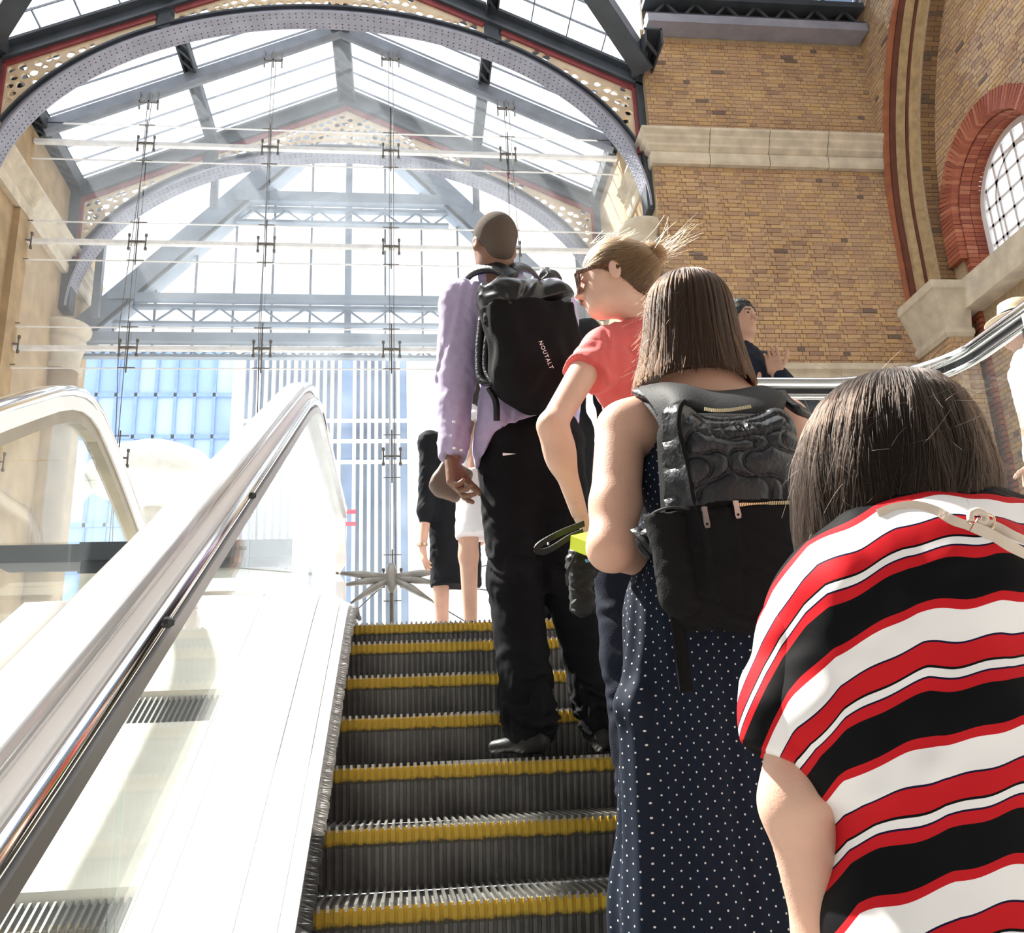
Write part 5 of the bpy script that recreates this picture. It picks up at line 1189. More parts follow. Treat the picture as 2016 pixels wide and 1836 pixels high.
def onsurf(t, x, y, lift=0.004):
    d = Vector(ray(x, y)).normalized(); h, n, i, ds = t.ray_cast(Vector((0, 0, 0)), d)
    if h is None: return None
    return np.array(h)-np.array(d)*lift
def polyd(P, C):
    """distance from points P (n,2) to a polyline C"""
    C = np.asarray(C, float); best = np.full(len(P), 1e9)
    for a, b in zip(C[:-1], C[1:]):
        ba = b-a; t = np.clip(((P-a)@ba)/(ba@ba+1e-12), 0, 1); q = P-a-t[:, None]*ba; best = np.minimum(best, (q*q).sum(1))
    return np.sqrt(best)
def cr2(pts, n=8):
    return np.array(smoothpath([(*p, 0) for p in pts], (len(pts)-1)*n+1))[:, :2]
def inpoly(P, poly):
    c = np.zeros(len(P), bool); n = len(poly)
    for i in range(n):
        x1, y1 = poly[i]; x2, y2 = poly[(i+1) % n]
        k = ((y1 > P[:, 1]) != (y2 > P[:, 1])) & (P[:, 0] < (x2-x1)*(P[:, 1]-y1)/((y2-y1) if y2 != y1 else 1e-9)+x1); c ^= k
    return c
# ---- woman in the dotted dress
def dots_mat():
    m, nt, b = nodes('dotted_navy'); b.inputs['Roughness'].default_value = 0.8; b.inputs['Specular IOR Level'].default_value = 0.15
    au = N(nt, 'ShaderNodeAttribute', attribute_name='du'); av = N(nt, 'ShaderNodeAttribute', attribute_name='dv')
    def mth(op, a, c=None):
        n = N(nt, 'ShaderNodeMath', operation=op)
        for i, q in enumerate((a, c)):
            if q is None: continue
            if isinstance(q, (int, float)): n.inputs[i].default_value = q
            else: L(nt, q, n.inputs[i])
        return n.outputs[0]
    def lattice_(ou, ov):
        fu = mth('SUBTRACT', mth('FRACT', mth('ADD', au.outputs['Fac'], ou)), 0.5); fv = mth('SUBTRACT', mth('FRACT', mth('ADD', av.outputs['Fac'], ov)), 0.5)
        return mth('ADD', mth('MULTIPLY', mth('MULTIPLY', fu, fu), 1.75), mth('MULTIPLY', fv, fv))
    d = mth('MINIMUM', lattice_(0.0, 0.0), lattice_(0.5, 0.5)); k = mth('LESS_THAN', d, 0.0055)
    mx = N(nt, 'ShaderNodeMix', data_type='RGBA'); mx.inputs[6].default_value = (0.008, 0.013, 0.026, 1); mx.inputs[7].default_value = (0.60, 0.60, 0.60, 1); L(nt, k, mx.inputs['Factor']); L(nt, mx.outputs[2], b.inputs['Base Color'])
    MATS['dotted_navy'] = m
dots_mat()
def woman_dots():
    Y = 1.95; root = empty('person', (0.64, Y, -0.636), 'woman with straight brown hair in a long navy dress with white dots', 'person', 'people standing on the escalator')
    nk = J(1376, 745, 1.965); shL, shR = J(1226, 846, 1.93), J(1546, 838, 1.98); elL, wrL = J(1203, 1078, 1.87), J(1310, 1122, 2.10); elR, wrR = J(1618, 1045, 1.97), J(1560, 1130, 2.18)
    chest = (shL+shR)/2-V3(0, -0.01, 0.10); pel = J(1385, 1210, 1.97); fz = -0.625
    hipL, hipR = pel+V3(-0.085, 0, -0.02), pel+V3(0.085, 0, -0.02)
    skin = [Cap(nk+V3(0, 0.0, 0.03), nk-V3(0, 0, 0.06), 0.055, 0.075), Cap(nk-V3(0, 0, 0.05), chest, 0.07, 0.10, 0.06), Cap(nk-V3(0, 0, 0.035), shL+V3(0.01, 0, 0.012), 0.055, 0.045, 0.06), Cap(nk-V3(0, 0, 0.035), shR+V3(-0.01, 0, 0.012), 0.055, 0.045, 0.06),
            Cap(chest, pel, 0.115, 0.12, 0.06, (V3(0, 1, 0), 0.8)), Ell(shL+V3(0.012, 0, -0.005), (0.062, 0.060, 0.062), None, 0.05), Cap(shL+V3(-0.004, 0, 0), shL*0.35+elL*0.65, 0.056, 0.053, 0.012), Cap(shL*0.35+elL*0.65, elL, 0.053, 0.047, 0.02), Cap(elL, wrL, 0.046, 0.028, 0.025), Cap(shR, elR, 0.056, 0.045, 0.05), Cap(elR, wrR, 0.044, 0.026, 0.03),
            Cap(hipL, V3(hipL[0], 1.97, fz+0.42), 0.08, 0.05), Cap(V3(hipL[0], 1.97, fz+0.42), V3(hipL[0], 1.99, fz+0.09), 0.05, 0.035), Cap(hipR, V3(hipR[0], 1.97, fz+0.42), 0.08, 0.05), Cap(V3(hipR[0], 1.97, fz+0.42), V3(hipR[0], 1.99, fz+0.09), 0.05, 0.035)]
    hc = J(1362, 628, 1.975); fwd = nrm(V3(-0.05, 1, 0.02)); up = nrm(V3(0.02, -0.03, 1))
    hd = head_prims(hc+V3(0,0.01,-0.025), fwd, up, 0.94, True, nk)
    hl = hand_prims(wrL, wrL-elL, V3(0, 0.2, -1), -1, 0.95, (0.6, 0.7, 0.7, 0.7)); hr = hand_prims(wrR, wrR-elR, V3(-1, 0, 0), 1, 0.95, (0.6, 0.7, 0.7, 0.7))
    soft('body', [(skin, 0.0055), (hd, 0.006), (hl, 0.0035), (hr, 0.005)], M['skin_fair'], root)
    # dress
    waist = J(1380, 1085, 1.975)
    top = [Cap(chest+V3(0, 0, 0.0), waist, 0.150, 0.122, 0.05, (V3(0, 1, 0), 0.80)), Ell(chest+V3(-0.085, -0.015, -0.035), (0.092, 0.092, 0.135), None, 0.05), Ell(chest+V3(0.085, -0.015, -0.035), (0.092, 0.092, 0.135), None, 0.05), Cap(waist, pel, 0.122, 0.155, 0.05, (V3(0, 1, 0), 0.82)),
           Cut(V3(-0.80, -0.1, 0.55), J(1278, 905, 1.86), V3(-9, 0, J(1250, 1000, 1.9)[2]), V3(chest[0], 9, 9)), Cut(V3(0.80, -0.1, 0.55), J(1508, 900, 1.86), V3(chest[0], 0, J(1500, 1000, 1.9)[2]), V3(9, 9, 9)), Cut(V3(0, 0, 1), chest+V3(0, 0, 0.06))]
    hem = V3(J(1402, 1836, 1.97)[0], 1.98, fz+0.02)
    sk = [Cap(waist-V3(0, 0, 0.0), pel, 0.124, 0.160, 0.05, (V3(0, 1, 0), 0.82)), Cap(pel, V3(hem[0], 1.98, -0.30), 0.162, 0.185, 0.05, (V3(0, 1, 0), 0.86)), Cap(V3(hem[0], 1.98, -0.30), hem, 0.185, 0.215, 0.05, (V3(0, 1, 0), 0.9)), Cut(V3(0, 0, -1), V3(0, 0, fz+0.01)), Cap(J(1258, 1165, 1.93), J(1243, 1390, 1.90), 0.016, 0.030, 0.03), Cap(J(1243, 1390, 1.90), J(1262, 1836, 1.90), 0.03, 0.03, 0.04)]
    def folds(P):
        a = np.arctan2(P[:, 0]-hem[0], P[:, 1]-1.98); g = np.clip((waist[2]+0.02-P[:, 2])/0.25, 0, 1)
        return g*(0.006*np.sin(a*9+0.7+P[:, 2]*2)+0.0035*np.sin(a*21+2+3*P[:, 2]))+0.004*np.exp(-((P[:, 2]-waist[2])/0.05)**2)*np.sin(a*34)
    def du(V): return np.arctan2(V[:, 0]-hem[0], 1.98-V[:, 1])*0.185/0.034
    def dv(V): return V[:, 2]/0.0265
    soft('dress', [(top, 0.0055, waves(0.002, 0.08, 41)), (sk, 0.0065, folds)], M['dotted_navy'], root, attrs={'du': du, 'dv': dv})
    for an in (hipL, hipR): soft('shoe', [([Cap(V3(an[0], 1.97, fz+0.035), V3(an[0], 2.13, fz+0.03), 0.038, 0.034), Cut(V3(0, 0, -1), V3(0, 0, fz-0.008))], 0.007)], M['black_leather'], root)
    # straight bob
    r, f, u = head_frame(fwd, up); cc = J(1362, 640, 1.96)
    prof = [(0.004, 0.138), (0.040, 0.134), (0.072, 0.116), (0.096, 0.082), (0.108, 0.035), (0.114, -0.02), (0.122, -0.07), (0.132, -0.115), (0.142, -0.150)]
    def shell(phi, t, k=1.0):
        q = t*(len(prof)-1); i = min(int(q), len(prof)-2); w = q-i; rho = prof[i][0]*(1-w)+prof[i+1][0]*w; h = prof[i][1]*(1-w)+prof[i+1][1]*w
        lean = 0.006*t
        return cc+r*(rho*k*math.cos(phi)*1.0-lean)+f*(rho*k*0.86*math.sin(phi))+u*h
    b = MB(); nn = 48; rows = 26; vs = []
    for i in range(rows):
        for j in range(nn): vs.append(shell(2*math.pi*j/nn, i/(rows-1)*0.97, 0.955))
    fs = [(i*nn+j, (i+1)*nn+j, (i+1)*nn+(j+1) % nn, i*nn+(j+1) % nn) for i in range(rows-1) for j in range(nn)]+[tuple(range(nn)), tuple(reversed([(rows-1)*nn+j for j in range(nn)]))]
    b.add(vs, fs); hb = b.build('hair', M['hair_base_brown'], root, True)
    rg = np.random.default_rng(11); paths = []
    for i in range(9000):
        phi = rg.uniform(math.pi*0.98, 2*math.pi*1.02) if i % 10 else rg.uniform(0, 2*math.pi); clump = round(phi*16)/16; k = 0.965+0.04*rg.random()+0.012*math.sin(clump*57); t1 = rg.normal(0.985, 0.03)+0.02*math.sin(clump*23); t0 = rg.uniform(0, 0.25) if rg.random() < 0.6 else rg.uniform(0.1, 0.6); jit = rg.normal()*0.05; cur = 0.25*(clump-phi)
        paths.append([shell(phi+jit*(q/9)**2+cur*(q/9), t0+(t1-t0)*q/9, k+(0.010*math.sin(q*0.7+clump*30) if q > 5 else 0)) for q in range(10)])
    for i in range(170):   # stray hairs, mostly on the sunny side
        phi = rg.normal(math.pi, 0.5); t0 = rg.uniform(0.35, 0.9); d = nrm(-r*rg.uniform(0.4, 1)+u*rg.uniform(-1.0, -0.1)-f*rg.uniform(0, 0.4)); ln = rg.uniform(0.02, 0.06); p0 = shell(phi, t0, 0.98); bd = rg.normal(size=3)*0.01
        paths.append([p0+d*ln*q/9+bd*(q/9)**2 for q in range(10)])
    hair_curves('hair_strands', paths[:9000], 0.00055, M['hair_brown'], hb); hair_curves('stray_hairs', paths[9000:], 0.00030, M['hair_brown'], hb)
    return dict(nk=nk, shL=shL, shR=shR, chest=chest)
WD = woman_dots()
# ---- her quilted backpack
def backpack_quilted():
    root = empty('backpack', J(1450, 1000, 1.74), 'black quilted backpack with brass zips worn over the dotted dress', 'backpack', 'backpacks worn in the queue')
    n = nrm(V3(0.04, -1, -0.10)); P0 = J(1450, 1000, 1.665); c0 = n@P0
    U = nrm(np.cross(V3(0, 0, 1), -n)); U = nrm(U); U = U if U[0] > 0 else -U; Vv = np.cross(n, U); Vv = Vv if Vv[2] > 0 else -Vv
    def pl(x, y):
        d = np.array(ray(x, y)); p = d*(c0/(n@d)); return np.array([(p-P0)@U, (p-P0)@Vv])
    def w3(q, h): return P0+q[0]*U+q[1]*Vv+n*h
    Z = lambda x, y: pl(1230+x/5.1, 700+y/5.1)
    R = np.array([U, Vv, n])
    outl = np.array([pl(*p) for p in [(1316, 800), (1326, 788), (1345, 784), (1368, 790), (1400, 806), (1450, 810), (1500, 804), (1540, 792), (1570, 806), (1590, 850), (1600, 920), (1604, 1000), (1600, 1120), (1585, 1200), (1550, 1240), (1490, 1248), (1425, 1236), (1370, 1214), (1338, 1180), (1330, 1100), (1326, 1000), (1320, 900)]])
    out_s = cr2(np.vstack([outl, outl[:1]]), 6)
    seams_z = [[(630, 940), (625, 850), (660, 770), (750, 750), (840, 790), (905, 770)], [(620, 960), (720, 990), (840, 975), (920, 960), (1000, 1000), (1030, 1060), (1020, 1150), (960, 1220), (850, 1260), (720, 1310)],
               [(640, 1020), (740, 1010), (830, 1060), (862, 1140), (830, 1220), (760, 1290)], [(1260, 610), (1200, 650), (1110, 680), (1000, 695), (900, 710), (880, 740), (920, 790), (1050, 820), (1200, 800), (1300, 780), (1420, 800), (1450, 860), (1420, 920), (1340, 950), (1240, 970), (1180, 1030), (1190, 1100), (1250, 1170), (1350, 1210), (1480, 1210), (1560, 1260), (1600, 1370), (1610, 1430)],
               [(1280, 690), (1150, 670), (1040, 690), (1008, 745), (1080, 800), (1200, 792), (1300, 772), (1400, 790)], [(1270, 620), (1340, 690), (1400, 780)],
               [(930, 810), (1100, 850), (1200, 830), (1280, 850), (1300, 900), (1250, 950), (1130, 950), (1060, 970), (1030, 1030), (1040, 1100), (1090, 1170), (1200, 1210), (1310, 1210), (1400, 1260), (1450, 1340), (1440, 1430)],
               [(740, 1430), (760, 1350), (830, 1280), (930, 1240), (1020, 1190)], [(1430, 820), (1450, 770), (1530, 740), (1700, 735), (1830, 760)], [(1430, 830), (1480, 900), (1580, 940), (1720, 970), (1850, 970)], [(1640, 740), (1590, 790), (1600, 870), (1650, 905), (1800, 900)],
               [(1270, 635), (1400, 630), (1500, 590), (1580, 560), (1650, 590), (1660, 650), (1600, 700), (1500, 740)], [(780, 540), (880, 600), (1000, 620), (1150, 610), (1250, 600), (1400, 560), (1500, 510)], [(1600, 1430), (1610, 1320), (1660, 1250), (1760, 1230), (1860, 1240)],
               [(640, 640), (700, 560), (780, 600), (800, 680), (700, 740)], [(450, 810), (480, 800), (530, 800)], [(455, 1000), (520, 1090), (600, 1060)], [(470, 1400), (530, 1370), (600, 1420), (560, 1530)], [(1090, 700), (1110, 640), (1080, 605)], [(1230, 660), (1250, 600)]]
    seams = [cr2([Z(*p) for p in s_], 7) for s_ in seams_z]
    pipe = [(1352, 786), (1340, 800), (1336, 837), (1344, 876), (1356, 925), (1364, 975), (1371, 998), (1389, 1069), (1399, 1150), (1420, 1196), (1475, 1222), (1560, 1225)]
    pipe2 = cr2([pl(*p) for p in pipe], 7); zipl = [(1384, 1002), (1402, 997), (1480, 993), (1560, 990), (1606, 989)]; zip2 = cr2([pl(*p) for p in zipl], 7)
    lo, hi = outl.min(0)-0.01, outl.max(0)+0.01; st = 0.0021
    gx = np.arange(lo[0], hi[0], st); gy = np.arange(lo[1], hi[1], st); G = np.stack(np.meshgrid(gx, gy, indexing='ij'), -1); nx, ny = G.shape[:2]; Q = G.reshape(-1, 2)
    de = polyd(Q, out_s); ins = inpoly(Q, out_s)
    ds = np.full(len(Q), 1e9)
    for s_ in seams: ds = np.minimum(ds, polyd(Q, s_))
    dz = polyd(Q, zip2); dp = polyd(Q, pipe2)
    zipy = np.interp(Q[:, 0], zip2[:, 0], zip2[:, 1]); quilt = Q[:, 1] > zipy+0.006
    h = 0.045*(1-np.exp(-de/0.030))+0.012*np.clip(de/0.10, 0, 1)          # cushion profile of the whole bag
    side = (Q[:, 0] < np.interp(-Q[:, 1], -pipe2[::-1][:, 1][::-1] if False else -pipe2[:, 1], pipe2[:, 0]))
    puff = 0.0105*(1-np.exp(-(ds/0.011)**1.3))-0.0025*np.exp(-(ds/0.0022)**2); r_ = waves(0.0010, 0.016, 51, 9); wr = r_(np.stack([Q[:, 0]*1.6, Q[:, 1]*0.5, Q[:, 0]*0], 1))
    soft_ = waves(0.0016, 0.07, 52, 6)(np.stack([Q[:, 0], Q[:, 1], Q[:, 0]*0], 1))
    h += np.where(quilt, puff+wr*np.exp(-ds/0.010), 0.0035*np.exp(-dz/0.02)+soft_-0.002)
    h -= 0.006*np.exp(-(dz/0.004)**2)+np.where(side, 0.010*(1-np.exp(-dp/0.012)), 0)
    h += 0.0045*np.exp(-(np.maximum(dp-0.004, 0)/0.0028)**2)
    wq = P0+Q[:, :1]*U+Q[:, 1:]*Vv+h[:, None]*n-n*0.045
    ok = ins.reshape(nx, ny); cell = ok[:-1, :-1] & ok[1:, :-1] & ok[1:, 1:] & ok[:-1, 1:]
    idx = np.arange(nx*ny).reshape(nx, ny); F = np.stack([idx[:-1, :-1][cell], idx[1:, :-1][cell], idx[1:, 1:][cell], idx[:-1, 1:][cell]], 1)
    qc = quilt.reshape(nx, ny)[:-1, :-1][cell]
    for nm, mk, m in (('quilted_panel', qc, 'black_nylon'), ('lower_panel', ~qc, 'black_felt')):
        f_ = F[mk]; used, inv = np.unique(f_, return_inverse=True); me = bpy.data.meshes.new(nm); me.from_pydata(wq[used].astype(np.float32), [], inv.reshape(-1, 4).tolist()); me.update(); link(nm, me, M[m], root, True)
    c = P0+U*np.mean([outl[:, 0].min(), outl[:, 0].max()])+Vv*np.mean([outl[:, 1].min(), outl[:, 1].max()])-n*0.085
    ex = (outl.max(0)-outl.min(0))/2
    soft('bag_body', [([Box(c+0.004*U, (ex[0]-0.006, ex[1]-0.010, 0.055), R, 0.045)], 0.007)], M['black_felt'], root)
    b = MB(); b.tube([w3(p, 0.0) for p in pipe2[2:60]], 0.0052, 8, up=tuple(n)); b.build('piping', M['black_felt'], root, True)
    # side pocket
    pk = [Cap(w3(pl(1338, 1020), -0.060), w3(pl(1362, 1165), -0.055), 0.042, 0.046, 0.02), Cap(w3(pl(1338, 1020), -0.060), w3(pl(1334, 1005), -0.060), 0.042, 0.045, 0.02), Cut(Vv, w3(pl(1330, 1003), 0))]
    o = soft('side_pocket', [(pk, 0.005, waves(0.0015, 0.05, 53))], M['black_felt'], root)
    b = MB(); b.tube(smoothpath([w3(pl(1296, 1006), -0.05), w3(pl(1304, 1001), -0.02), w3(pl(1325, 998), -0.004), w3(pl(1362, 1001), -0.006)], 14), 0.0028, 6); b.build('pocket_rim', M['charcoal_yoke'], o, True)
    # zips
    def teeth(pts, m, h0, name):
        P = cr2([pl(*p) for p in pts], 30); b = MB(); acc = 0; L_ = np.r_[0, np.cumsum(np.linalg.norm(np.diff(P, axis=0), axis=1))]
        for sN in np.arange(0, L_[-1], 0.0036):
            q = np.array([np.interp(sN, L_, P[:, 0]), np.interp(sN, L_, P[:, 1])]); k = min(np.searchsorted(L_, sN), len(P)-2); t = nrm(P[k+1]-P[k]); tw = t[0]*U+t[1]*Vv; nw = np.cross(n, tw); cc_ = w3(q, h0)
            a = [cc_+tw*dx*0.0011+nw*dy*0.0034+n*dz_*0.0012 for dz_ in (-1, 1) for dy in (-1, 1) for dx in (-1, 1)]
            b.add(a, [(0,2,3,1), (4,5,7,6), (0,1,5,4), (1,3,7,5), (3,2,6,7), (2,0,4,6)])
        return b.build(name, m, root, kind='stuff')
    teeth([(1440, 996)]+zipl[2:], M['brass_zip'], 0.008, 'zip_teeth'); teeth([(1390, 803), (1410, 806), (1440, 805), (1482, 798)], M['brass_zip'], -0.006, 'zip_teeth')
    for name, (x, y), ln, tilt in (('zip_pull', (1442, 992), 0.030, 0.12), ('zip_pull', (1381, 1004), 0.036, 0.10)):
        rw, hh = 0.0062, ln; ol = [(rw*0.75*math.cos(a), rw*0.75*math.sin(a)) for a in [math.pi*i/8 for i in range(9)]]+[(-rw, -hh+rw), (-rw*0.7, -hh), (rw*0.7, -hh), (rw, -hh+rw)]
        hole = [(0.0026*math.cos(a), -hh+0.0072+0.0026*math.sin(a)) for a in [2*math.pi*i/10 for i in range(10)]]
        v, f_ = plate(ol, [hole], 0.0028); q0 = pl(x, y); b = MB(); ct, st_ = math.cos(tilt), math.sin(tilt)
        b.add([w3(q0+np.array([a*ct-c_*st_, a*st_+c_*ct]), 0.016+z) for a, c_, z in v], f_); o = b.build(name, M['zip_metal'], root)
        b = MB(); b.box(-0.0055, 0.0055, -0.004, 0.004, -0.003, 0.006); b.v = [tuple(w3(q0+np.array([vx, vy]), 0.011+vz)) for vx, vy, vz in b.v]; b.build('slider', M['zip_metal'], o)
    # emblem : two small rings and a snap
    em = MB()
    for (x, y, rr) in ((1447, 843, 0.0052), (1454, 848, 0.0048), (1463, 847, 0.0052)):
        q0 = pl(x, y); em.tube([w3(q0+rr*np.array([math.cos(a), math.sin(a)]), 0.017) for a in [2*math.pi*i/12 for i in range(13)]], 0.0016, 6, up=tuple(n), caps=False)
    em.build('emblem', M['black_leather'], root, True)
    b = MB(); q0 = pl(1461, 841); b.add([w3(q0, 0.0215)]+[w3(q0+0.0042*np.array([math.cos(a), math.sin(a)]), 0.0185) for a in [2*math.pi*i/10 for i in range(10)]], [(0, i, i % 10+1) for i in range(1, 11)]); b.build('snap', M['chrome'], root)
    # yoke across the shoulders, straps, buckle
    tp = [(1252, 764, 1.90), (1275, 757, 1.885), (1310, 752, 1.865), (1350, 756, 1.855), (1400, 768, 1.85), (1450, 766, 1.855), (1500, 758, 1.87), (1530, 770, 1.89), (1545, 788, 1.90)]
    bt = [(1318, 862, 1.80), (1316, 835, 1.79), (1322, 805, 1.765), (1350, 794, 1.745), (1400, 812, 1.735), (1450, 816, 1.735), (1500, 808, 1.745), (1530, 798, 1.765), (1546, 796, 1.80)]
    tpp = smoothpath([J(*p) for p in tp], 33); btp = smoothpath([J(*p) for p in bt], 33); vs = []; rows = 9
    for i in range(33):
        a, c_ = tpp[i], btp[i]; m_ = (a+c_)/2+V3(0, -0.030, 0.012)
        for j in range(rows):
            t = j/(rows-1); p = a*(1-t)**2+2*m_*t*(1-t)+c_*t*t; vs.append(p)
    nv = len(vs); vs = vs+[p+V3(0, 0.014, -0.010) for p in vs]; fs = []
    for i in range(32):
        for j in range(rows-1):
            q = (i*rows+j, i*rows+j+1, (i+1)*rows+j+1, (i+1)*rows+j); fs.append(q); fs.append(tuple(nv+k for k in reversed(q)))
        for j, o_ in ((0, 1), (rows-1, -1)):
            q = (i*rows+j, (i+1)*rows+j, nv+(i+1)*rows+j, nv+i*rows+j); fs.append(q if o_ > 0 else q[::-1])
    b = MB(); b.add(vs, fs); b.build('yoke', M['charcoal_yoke'], root, True)
    def strap(pts, w, t, name, m='black_nylon', up=(0, -1, 0.2)):
        b = MB(); b.sweep(smoothpath(pts, 18), [(-w/2, -t/2), (w/2, -t/2), (w/2, t/2), (-w/2, t/2)], up=up); return b.build(name, M[m], root, True)
    strap([J(1256, 768, 1.90), J(1288, 785, 1.86), J(1306, 822, 1.84), J(1316, 866, 1.83), J(1318, 905, 1.86)], 0.03, 0.012, 'shoulder_strap')
    strap([J(1536, 772, 1.89), J(1550, 790, 1.87), J(1572, 806, 1.85), J(1592, 815, 1.88)], 0.02, 0.012, 'shoulder_strap')
    strap([J(1330, 1190, 1.745), J(1338, 1250, 1.76), J(1345, 1310, 1.765), J(1352, 1362, 1.765)], 0.026, 0.003, 'hanging_strap', 'black_felt', (0, -1, 0))
    strap([J(1250, 1040, 1.80), J(1270, 1060, 1.78), J(1292, 1085, 1.77), J(1305, 1060, 1.76), J(1285, 1045, 1.77), J(1262, 1066, 1.79), J(1283, 1098, 1.78)], 0.022, 0.004, 'waist_strap')
backpack_quilted()
# ---- woman in the striped top (nearest)
def stripes_mat():
    m, nt, b = nodes('striped_satin'); b.inputs['Roughness'].default_value = 0.65; b.inputs['Specular IOR Level'].default_value = 0.06
    a = N(nt, 'ShaderNodeAttribute', attribute_name='stripe'); fr = N(nt, 'ShaderNodeMath', operation='FRACT'); L(nt, a.outputs['Fac'], fr.inputs[0])
    Rd, W, K, Nv = (0.50, 0.014, 0.020), (0.80, 0.78, 0.80), (0.005, 0.005, 0.006), (0.010, 0.007, 0.035)
    rp = ramp(nt, [(0.0, W), (0.235, Nv), (0.252, Rd), (0.425, K), (0.445, W), (0.505, Nv), (0.52, Rd), (0.61, K), (0.925, Rd)], 'CONSTANT'); L(nt, fr.outputs[0], rp.inputs['Fac']); L(nt, rp.outputs['Color'], b.inputs['Base Color'])
    MATS['striped_satin'] = m
stripes_mat()
def woman_stripes():
    Y = 1.22; fz = -1.105; root = empty('person', (0.74, Y, fz), 'woman with dark bobbed hair in a red, black and white striped top', 'person', 'people standing on the escalator')
    nk = J(1822, 1010, 1.275); shL, shR = J(1598, 1262, 1.235), J(2090, 1215, 1.235); elL, wrL = J(1634, 1850, 1.31), V3(0.66, 1.48, -0.42); elR = J(2120, 1800, 1.26); wrR = V3(0.86, 1.50, -0.42)
    chest = J(1850, 1300, 1.235); pel = J(1865, 1960, 1.23)
    skin = [Cap(nk+V3(0, 0.02, 0.05), nk-V3(0, 0, 0.03), 0.056, 0.07), Cap(nk, chest, 0.07, 0.11), Cap(chest, pel, 0.11, 0.11), Cap(chest, shL, 0.07, 0.05), Cap(shL, J(1572, 1380, 1.250), 0.046, 0.042, 0.03), Cap(J(1572, 1380, 1.250), J(1568, 1580, 1.258), 0.042, 0.0435, 0.03), Cap(J(1568, 1580, 1.258), elL, 0.0435, 0.043, 0.03), Cap(elL, wrL, 0.040, 0.026), Cap(chest, shR, 0.07, 0.05), Cap(shR, elR, 0.05, 0.04), Cap(elR, wrR, 0.04, 0.026)]
    for sx in (-0.09, 0.09): skin += [Cap(pel+V3(sx, 0, -0.02), V3(pel[0]+sx, Y, fz+0.45), 0.09, 0.055), Cap(V3(pel[0]+sx, Y, fz+0.45), V3(pel[0]+sx, Y+0.01, fz+0.08), 0.055, 0.038)]
    hc = J(1770, 875, 1.31); fwd = nrm(V3(-0.18, 0.86, -0.42)); up = nrm(V3(-0.10, 0.45, 1))
    soft('body', [(skin, 0.006), (head_prims(hc, fwd, up, 0.98, True, nk), 0.006), (hand_prims(wrL, wrL-elL, V3(1, 0, 0), -1, 0.95), 0.005), (hand_prims(wrR, wrR-elR, V3(-1, 0, 0), 1, 0.95), 0.005)], M['skin_light'], root)
    # top
    lowW = J(1868, 1860, 1.23)
    body = [Cap(J(1845, 1130, 1.225), J(1855, 1420, 1.225), 0.125, 0.150, 0.06, (V3(0, 1, 0), 0.82)), Cap(J(1845, 1420, 1.225), lowW, 0.162, 0.138, 0.05, (V3(0, 1, 0), 0.80)), Cap(lowW, pel-V3(0, 0, 0.06), 0.137, 0.185, 0.05, (V3(0, 1, 0), 0.80)),
            Cap(J(1670, 1178, 1.20), J(2030, 1150, 1.235), 0.086, 0.086, 0.07), Cap(nk+V3(0.0, -0.0, -0.03), J(1850, 1150, 1.20), 0.072, 0.12, 0.06), Cap(J(1790, 1060, 1.215), J(1680, 1160, 1.205), 0.055, 0.075, 0.06), Cap(J(1890, 1040, 1.225), J(2030, 1110, 1.235), 0.055, 0.08, 0.06),
            Cap(shL, J(1610, 1390, 1.21), 0.072, 0.064, 0.05), Cap(J(1690, 1330, 1.20), J(1680, 1500, 1.20), 0.080, 0.055, 0.05), Cap(shR, J(2120, 1420, 1.23), 0.085, 0.08, 0.05), Cut(V3(0, 0, -1), pel-V3(0, 0, 0.10)), Sub(Cap(nk+V3(0, 0, 0.04), nk-V3(0, 0, 0.0), 0.075, 0.058, 0.01), 0.008)]
    ar = nrm(elL-shL); hem0 = J(1520, 1482, 1.22)
    sl_ = [Cap(shL+V3(0.0, 0, 0.0), J(1553, 1400, 1.235), 0.074, 0.058, 0.05), Cap(J(1553, 1400, 1.235), J(1545, 1520, 1.245), 0.058, 0.054, 0.04), Cut(nrm(V3(-0.50, 0.0, -1.0)), hem0)]
    p0 = J(1850, 1400, 1.09); su = nrm(V3(0.02, 0.10, 1))
    lx = np.array([-0.40, -0.20, -0.10, 0.0, 0.10, 0.155, 0.18, 0.22, 0.27, 0.34]); ly = np.array([0.015, 0.004, 0.0, 0.014, 0.052, 0.105, 0.140, 0.205, 0.30, 0.46])
    def sval(V):
        l = -(V[:, 0]-p0[0])+0.35*np.maximum(V[:, 1]-1.16, 0); hgt = (V-p0)@su; s_ = -(hgt+np.interp(l, lx, ly))
        s_ = s_+0.0035*np.sin(l*38+hgt*12)+0.002*np.sin(l*90+hgt*30); return s_/0.150+STR0
    STR0 = 10.0-0.28
    q0 = J(1990, 1193, 1.11); l0 = -(q0[0]-p0[0]); STR0 = 10.0+((q0-p0)@su+np.interp(l0, lx, ly))/0.150
    def drape(P):
        l = -(P[:, 0]-p0[0]); hgt = P[:, 2]-p0[2]
        return 0.006*np.sin((l*1.0+hgt*0.55)*34)*np.clip((l-0.02)/0.12, 0, 1)+0.0035*np.sin((l-hgt*1.2)*26+1)
    w1 = waves(0.0022, 0.10, 61, 7)
    top = soft('striped_top', [(body, 0.0055, lambda P: drape(P)+w1(P)), (sl_, 0.0055, w1)], M['striped_satin'], root, attrs={'stripe': sval})
    tro = [Ell(pel-V3(0, 0, 0.05), (0.175, 0.13, 0.13), None, 0.05)]
    for sx in (-0.09, 0.09): tro += [Cap(pel+V3(sx, 0, -0.05), V3(pel[0]+sx, Y, fz+0.45), 0.10, 0.07, 0.04), Cap(V3(pel[0]+sx, Y, fz+0.45), V3(pel[0]+sx, Y+0.01, fz+0.09), 0.07, 0.055)]
